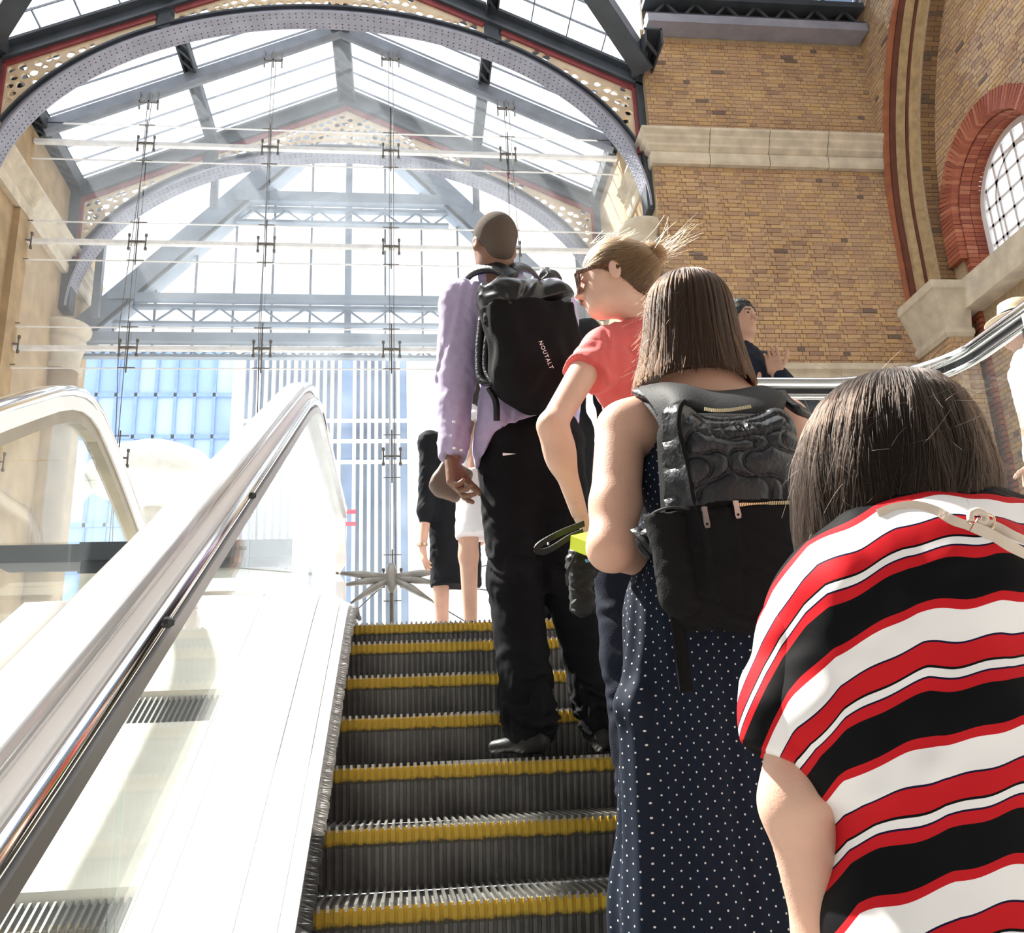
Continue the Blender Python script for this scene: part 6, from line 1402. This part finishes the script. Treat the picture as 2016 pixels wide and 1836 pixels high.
    soft('trousers', [(tro, 0.009)], M['black_cotton'], root)
    for sx in (-0.09, 0.09): soft('shoe', [([Cap(V3(pel[0]+sx, Y, fz+0.035), V3(pel[0]+sx, Y+0.12, fz+0.03), 0.04, 0.036), Cut(V3(0, 0, -1), V3(0, 0, fz+0.002))], 0.008)], M['black_leather'], root)
    # hair : chin length bob falling forward, head bowed
    rows = [(735, 1742, 1752), (745, 1690, 1815), (765, 1645, 1852), (800, 1612, 1885), (850, 1590, 1912), (900, 1580, 1930), (950, 1578, 1945), (1000, 1580, 1950), (1050, 1586, 1945), (1100, 1596, 1930)]
    cs = []
    for (y, a, c) in rows:
        pa, pb = J(a, y, 1.26), J(c, y, 1.26); cs.append(((pa+pb)/2, np.linalg.norm(pb-pa)/2))  # contour width
    def shell(phi, t, k=1.0):
        q = t*(len(cs)-1); i = min(int(q), len(cs)-2); w = q-i; c_ = cs[i][0]*(1-w)+cs[i+1][0]*w; h_ = cs[i][1]*(1-w)+cs[i+1][1]*w
        return c_+V3(1, 0, 0)*h_*k*math.cos(phi)+V3(0, 1, 0)*h_*k*0.92*math.sin(phi)+V3(0, 0.015*t, 0)
    def tend(phi):    # the left side hangs lower than the nape and the right
        c_ = math.cos(phi); return 0.985 if c_ < -0.55 else (0.985-0.12*min((c_+0.55)/0.7, 1) if c_ < 0.15 else max(0.76, 0.865-0.25*(c_-0.15)))
    b = MB(); nn = 56; rws = 30; vs = []
    for i in range(rws):
        for j in range(nn):
            ph = 2*math.pi*j/nn; vs.append(shell(ph, i/(rws-1)*(tend(ph)-0.03), 0.95))
    fs = [(i*nn+j, (i+1)*nn+j, (i+1)*nn+(j+1) % nn, i*nn+(j+1) % nn) for i in range(rws-1) for j in range(nn)]+[tuple(range(nn)), tuple(reversed([(rws-1)*nn+j for j in range(nn)]))]
    b.add(vs, fs); hb = b.build('hair', M['hair_base_dark'], root, True)
    rg = np.random.default_rng(21); paths = []
    for i in range(11000):
        phi = rg.uniform(math.pi*0.94, 2*math.pi*1.06) if i % 10 else rg.uniform(0, 2*math.pi); cl = round(phi*13)/13; k = 0.955+0.055*rg.random()+0.02*math.sin(cl*71); te = tend(phi)+rg.normal()*0.025+0.02*math.sin(cl*37); t0 = rg.uniform(0, 0.18) if rg.random() < 0.6 else rg.uniform(0.1, 0.55); jit = rg.normal()*0.10; a1, a2 = rg.normal()*0.013+0.014*math.sin(cl*91), rg.uniform(0, 2)+cl*40
        swing = 0.18*math.cos(phi)*(1 if math.cos(phi) > 0 else 0.0)
        paths.append([shell(phi+(cl-phi)*0.5*(q/11)+jit*(q/11)**2+swing*(q/11)**2*0+0.05*math.sin(q*0.8+a2)*(q/11), t0+(te-t0)*q/11, k+a1*math.sin(q*0.9+a2)+0.03*max(0, q-7)/4*math.sin(cl*50)) for q in range(12)])
    for i in range(170):
        phi = rg.uniform(math.pi*0.9, 2*math.pi*1.1); t0 = rg.uniform(0.03, 0.8); c0 = shell(phi, t0, 0.99); o_ = nrm(c0-cs[5][0]); d = nrm(o_*rg.uniform(0.2, 0.9)+rg.normal(size=3)*0.6+V3(0, 0, rg.uniform(-0.6, 0.5))); ln = rg.uniform(0.015, 0.055); bd = rg.normal(size=3)*0.02+V3(0, 0, -0.012)
        paths.append([c0+d*ln*q/11+bd*(q/11)**2 for q in range(12)])
    for i in range(160):   # frayed ends on the right shoulder and at the left tip
        if i % 2: c0 = J(rg.uniform(1900, 1950), rg.uniform(900, 945), 1.24); d = nrm(V3(rg.uniform(0.3, 1), 0, rg.uniform(-0.5, 0.15)))
        else: c0 = J(rg.uniform(1595, 1650), rg.uniform(1040, 1075), 1.24); d = nrm(V3(-rg.uniform(-0.3, 0.8), 0, -1))
        ln = rg.uniform(0.015, 0.04); paths.append([c0+d*ln*q/11 for q in range(12)])
    hair_curves('hair_strands', paths[:11000], 0.00042, M['hair_dark'], hb); hair_curves('stray_hairs', paths[11000:], 0.00022, M['hair_dark'], hb)
    return top
WS = woman_stripes()
# beige cross-body strap with its knot of leather and gold slide
def cross_strap():
    t = bvh(WS); root = empty('bag_strap', onsurf(t, 1900, 1045), 'beige leather bag strap with a gold slide crossing the striped top', 'strap')
    def run(pts, w, name, lift=0.004):
        P = [onsurf(t, x, y, lift) for x, y in pts]; P = [p for p in P if p is not None]; P = smoothpath(P, 40); vs = []
        for i, p in enumerate(P):
            d = P[min(i+1, 39)]-P[max(i-1, 0)]; v = nrm(p); sd = nrm(np.cross(d, v))
            for a, c in ((-w/2, 0), (w/2, 0), (w/2, 0.003), (-w/2, 0.003)): vs.append(p+sd*a+v*c)
        fs = [(i*4+j, i*4+(j+1) % 4, i*4+4+(j+1) % 4, i*4+4+j) for i in range(39) for j in range(4)]+[(0,1,2,3), (159,158,157,156)]
        b = MB(); b.add(vs, fs); return b.build(name, M['beige_leather'], root)
    run([(1728, 1012), (1760, 1000), (1800, 995), (1840, 1005), (1875, 1024), (1912, 1038)], 0.013, 'strap_band')
    run([(1930, 1030), (1960, 1040), (1990, 1056), (2016, 1068), (2050, 1085)], 0.017, 'strap_band')
    run([(1915, 1036), (1950, 1052), (1985, 1072), (2016, 1090), (2050, 1105)], 0.014, 'strap_band', 0.007)
    c = onsurf(t, 1930, 1022, 0.010); rt, up_ = nrm(V3(1, 0, -0.3)), nrm(V3(0.3, 0, 1)); v = nrm(c)
    b = MB(); rr = [c+rt*0.019*x_+up_*0.0105*y_ for x_, y_ in ((-0.8, -0.5), (-0.6, -0.9), (0.6, -0.9), (0.9, -0.5), (0.9, 0.6), (0.6, 0.9), (-0.2, 0.9))]
    b.tube(smoothpath(rr, 30), 0.0021, 8, up=tuple(v)); b.build('gold_slide', M['gold_buckle'], root, True)
    b = MB(); b.tube(smoothpath([c+rt*x_+up_*y_-v*0.003 for x_, y_ in ((-0.012, -0.006), (-0.013, 0.004), (-0.004, 0.010), (0.006, 0.006), (0.004, -0.004), (-0.004, -0.002))], 30), 0.0046, 8, up=tuple(v)); b.build('leather_loop', M['beige_leather'], root, True)
cross_strap()
# ================================================================ PEOPLE AT THE TOP
def stander(lab, base, top, hx, yaw, skin, hairm, parts, s=1.0, female=False, arms=None, legs=True, hair='short', shoes=True):
    """standing figure; base=(x,y,z of the soles); top=height; parts: list of (name, list of region tags, material)"""
    root = empty('person', base, lab, 'person', 'people at the head of the escalator'); B = V3(*base); H = top; k = H/1.75*s
    fw = V3(math.sin(yaw), math.cos(yaw), 0); rt = V3(math.cos(yaw), -math.sin(yaw), 0); g = lambda x, y, z: B+rt*x*k+fw*y*k+V3(hx*z/1.75 if False else 0, 0, z*k)
    nk, chest, pel = g(0, 0, 1.50), g(0, 0, 1.27), g(0, 0, 0.95); w = 0.165 if female else 0.19
    A = arms or {}
    shL, shR = g(-w, 0, 1.41), g(w, 0, 1.41)
    elL = A.get('elL', g(-w-0.06, -0.02, 1.12)); wrL = A.get('wrL', g(-w-0.07, 0.04, 0.87)); elR = A.get('elR', g(w+0.06, -0.02, 1.12)); wrR = A.get('wrR', g(w+0.07, 0.04, 0.87))
    hpL, hpR, knL, knR, anL, anR = g(-0.09, 0, 0.90), g(0.09, 0, 0.90), g(-0.10, 0.02, 0.50), g(0.10, 0.02, 0.50), g(-0.10, 0, 0.09), g(0.10, 0, 0.09)
    sk = [Cap(nk, chest, 0.06*k, 0.11*k), Cap(chest, pel, 0.11*k, 0.12*k, 0.05), Cap(chest, shL, 0.06*k, 0.05*k), Cap(chest, shR, 0.06*k, 0.05*k), Cap(shL, elL, 0.048*k, 0.038*k), Cap(elL, wrL, 0.038*k, 0.025*k), Cap(shR, elR, 0.048*k, 0.038*k), Cap(elR, wrR, 0.038*k, 0.025*k),
          Cap(hpL, knL, 0.08*k, 0.055*k), Cap(knL, anL, 0.056*k, 0.036*k), Cap(hpR, knR, 0.08*k, 0.055*k), Cap(knR, anR, 0.056*k, 0.036*k), Cap(anL+V3(0, 0, -0.04), anL-V3(0, 0, 0.05)+fw*0.13, 0.035*k, 0.028*k), Cap(anR+V3(0, 0, -0.04), anR-V3(0, 0, 0.05)+fw*0.13, 0.035*k, 0.028*k), Cut(V3(0, 0, -1), B)]
    hc = A.get('head', g(0, 0.02, 1.63)); hf = A.get('face', fw); hu = V3(0, 0, 1)
    sets = [(sk, 0.010), (head_prims(hc, hf, hu, k, female, nk), 0.006)]
    for sd, wr, el in ((-1, wrL, elL), (1, wrR, elR)):
        key = 'handL' if sd < 0 else 'handR'
        fd, pd, cu = A.get(key, (wr-el, rt*(-sd), (0.35, 0.4, 0.45, 0.5))); sets.append((hand_prims(wr, fd, pd, A.get(key+'_side', -1 if sd < 0 else 1), k*0.98, cu, 0.3), 0.004))
    soft('body', sets, M[skin], root)
    r, f, u = head_frame(hf, hu); R = np.array([r, f, u])
    hp = [Ell(hc+(0.036*u-0.016*f)*k, V3(0.086, 0.106, 0.096)*k, R), Cut(f*0.85-u*0.5, hc+0.052*f*k)]
    if hair == 'long': hp.append(Cap(hc-0.04*f, hc-0.06*f-0.20*u, 0.085*k, 0.075*k, 0.04))
    else: hp.append(Cut(-u+0.4*f, hc-0.05*u*k))
    soft('hair', [(hp, 0.006, waves(0.004, 0.03, 7))], M[hairm], root)
    if A.get('eyes'):
        E_ = [];
        for sx in (-1, 1):
            soft('eye', [([Ell(hc+(sx*0.031*r+0.0915*f+0.004*u)*k, V3(0.0075, 0.006, 0.0055)*k, R)], 0.002)], M['black_leather'], root)
            soft('eyebrow', [([Cap(hc+(sx*0.018*r+0.0965*f+0.024*u)*k, hc+(sx*0.048*r+0.082*f+0.024*u)*k, 0.0045*k, 0.003*k)], 0.002)], M['hair_base_black'], root)
    tors = lambda e: [Cap(chest+V3(0, 0, 0.05*k), pel, (0.135 if female else 0.155)*k+e, (0.125 if female else 0.145)*k+e, 0.05, (fw, 0.72)), Cap(shL, shR, 0.06*k+e, 0.06*k+e, 0.05), Cap(nk-V3(0, 0, 0.05), chest, 0.065*k+e, 0.11*k)]
    slv = lambda f1: [Cap(chest+V3(0, 0, 0.02), shL, 0.10*k, 0.066*k), Cap(chest+V3(0, 0, 0.02), shR, 0.10*k, 0.066*k), Cap(shL, shL+(elL-shL)*min(f1, 1), 0.068*k, 0.058*k), Cap(shR, shR+(elR-shR)*min(f1, 1), 0.068*k, 0.058*k)]+([Cap(elL, elL+(wrL-elL)*(f1-1), 0.056*k, 0.045*k), Cap(elR, elR+(wrR-elR)*(f1-1), 0.056*k, 0.045*k)] if f1 > 1 else [])
    legsp = [Cap(pel, pel-V3(0, 0, 0.06), 0.15*k, 0.155*k, 0.05, (fw, 0.8)), Cap(hpL, knL, 0.10*k, 0.075*k), Cap(knL, anL-V3(0, 0, 0.02), 0.075*k, 0.07*k), Cap(hpR, knR, 0.10*k, 0.075*k), Cap(knR, anR-V3(0, 0, 0.02), 0.075*k, 0.07*k)]
    for (nm, kind, m, arg) in parts:
        if kind == 'top': P = tors(0.012)+slv(arg)+[Cut(V3(0, 0, -1), g(0, 0, 0.86))]
        elif kind == 'dress': P = tors(0.022)+slv(arg[0])+[Cap(pel, g(0, 0, arg[1]), 0.175*k, 0.172*k, 0.05, (fw, 0.8)), Cut(V3(0, 0, -1), g(0, 0, arg[1]))]
        elif kind == 'skirt': P = [Cap(pel, g(0, 0, arg), 0.155*k, 0.175*k, 0.05, (fw, 0.8)), Cut(V3(0, 0, -1), g(0, 0, arg)), Cut(V3(0, 0, 1), g(0, 0, 1.0))]
        elif kind == 'legs': P = legsp
        soft(nm, [(P, 0.009, waves(0.003, 0.09, len(nm)))], M[m], root)
    if shoes:
        for a in (anL, anR): soft('shoe', [([Cap(a-V3(0, 0, 0.045), a-V3(0, 0, 0.05)+fw*0.15, 0.042*k, 0.036*k), Cap(a, a-V3(0, 0, 0.04), 0.042*k, 0.042*k), Cut(V3(0, 0, -1), B+V3(0, 0, 0.003))], 0.007)], M['black_leather'], root)
    return dict(root=root, g=g, k=k, fw=fw, rt=rt, hc=hc, R=R)
# man in dark clothes just above the man in lavender
stander('dark haired person in charcoal clothes with a white collar, ahead of the lavender man', (0.735, 4.30, 0.590), 1.80, 0, 0.05, 'skin_tan', 'hair_base_black', [('jacket', 'top', 'grey_black', 1.9), ('collar', 'top', 'white_cotton', 0.1) if False else ('trousers', 'legs', 'grey_black', 0)])
# woman in the black dress at the head of the escalator
pB = (J(898, 1150, 5.9)[0], 5.9, 0.62)
stander('woman in a black knee length dress standing at the head of the escalator', pB, 1.70, 0, -0.35, 'skin_fair', 'hair_base_brown', [('dress', 'dress', 'black_dress', (1.25, 0.44))], female=True, hair='long',
        arms={'elL': J(840, 1005, 5.78), 'wrL': J(832, 1075, 5.74), 'handL': (J(840, 1130, 5.72)-J(832, 1075, 5.74), V3(1, 0.2, 0), (0.1, 0.2, 0.25, 0.3)), 'handL_side': -1}, shoes=False)
b = MB(); c = J(831, 1072, 5.735); b.lathe([(0.030, -0.008), (0.034, -0.008), (0.034, 0.008), (0.030, 0.008)], c, 14); b.build('bracelet', M['gold_buckle'], bpy.data.objects['person.005'] if 'person.005' in bpy.data.objects else None)
pW = (J(958, 1150, 5.2)[0], 5.2, 0.62)
stander('person in a short white outfit, mostly behind the lavender man', pW, 1.70, 0, 0.1, 'skin_fair', 'hair_base_brown', [('white_top', 'top', 'white_cotton', 0.5), ('white_skirt', 'skirt', 'white_cotton', 0.60)], female=True, hair='long',
        arms={'elL': J(968, 850, 5.05), 'wrL': J(975, 900, 4.95)})
hb_ = empty('handbag', J(880, 940, 5.0), 'brown leather handbag between the lavender sleeve and the black dress', 'handbag')
soft('bag', [([Box(J(888, 945, 5.0), (0.095, 0.05, 0.10), np.array([nrm(V3(0.85, 0, -0.5)), V3(0, 1, 0), nrm(V3(0.5, 0, 0.85))]), 0.03), Box(J(872, 955, 5.0), (0.05, 0.045, 0.06), None, 0.03, 0.04)], 0.006)], M['brown_leather'], hb_)
b = MB(); b.sweep(smoothpath([J(905, 905, 5.0), J(925, 850, 5.05), J(940, 790, 5.15), J(955, 760, 5.2)], 16), [(-0.012, -0.003), (0.012, -0.003), (0.012, 0.003), (-0.012, 0.003)], up=(0, -1, 0)); b.build('handle', M['brown_leather'], hb_)
# man with a raised hand behind the curved railing
pm_ = J(1452, 648, 4.62); wr = J(1527, 735, 4.50)
dM = stander('dark haired man in a navy jacket raising his hand behind the railing', (pm_[0], 4.62, 0.62), 1.78, 0, math.pi-0.5, 'skin_tan', 'hair_base_black', [('jacket', 'top', 'navy_jeans', 1.85), ('trousers', 'legs', 'grey_black', 0)],
        arms={'elL': J(1590, 800, 4.50), 'wrL': wr, 'eyes': True, 'handL': (V3(-0.05, 0.02, 1), V3(-0.55, -0.8, 0.1), (0.25, 0.4, 0.5, 0.6)), 'handL_side': 1})
# person in a cream hat at the right edge
ph = J(2012, 640, 4.55)
dH = stander('person in a cream brimmed hat and white clothes beyond the curved rail', (ph[0], 4.55, 0.62), 1.72, 0, -1.2, 'skin_tan', 'hair_base_black', [('white_shirt', 'top', 'white_cotton', 1.8), ('trousers', 'legs', 'white_cotton', 0)])
hh = empty('hat', dH['hc']+V3(0, 0, 0.07), 'cream felt hat with a black band on the person at the right', 'hat')
b = MB(); c = dH['hc']+V3(0, 0, 0.055); b.lathe([(0.088, 0.0), (0.165, -0.012), (0.172, -0.004), (0.160, 0.004), (0.097, 0.012), (0.094, 0.06), (0.086, 0.105), (0.060, 0.118), (0.03, 0.108), (0.002, 0.106)], c, 40); b.build('crown', M['felt_cream'], hh, True)
b = MB(); b.lathe([(0.099, 0.012), (0.0985, 0.040), (0.0955, 0.040), (0.0955, 0.012)], c, 40); b.build('hat_band', M['black_cotton'], hh, True)
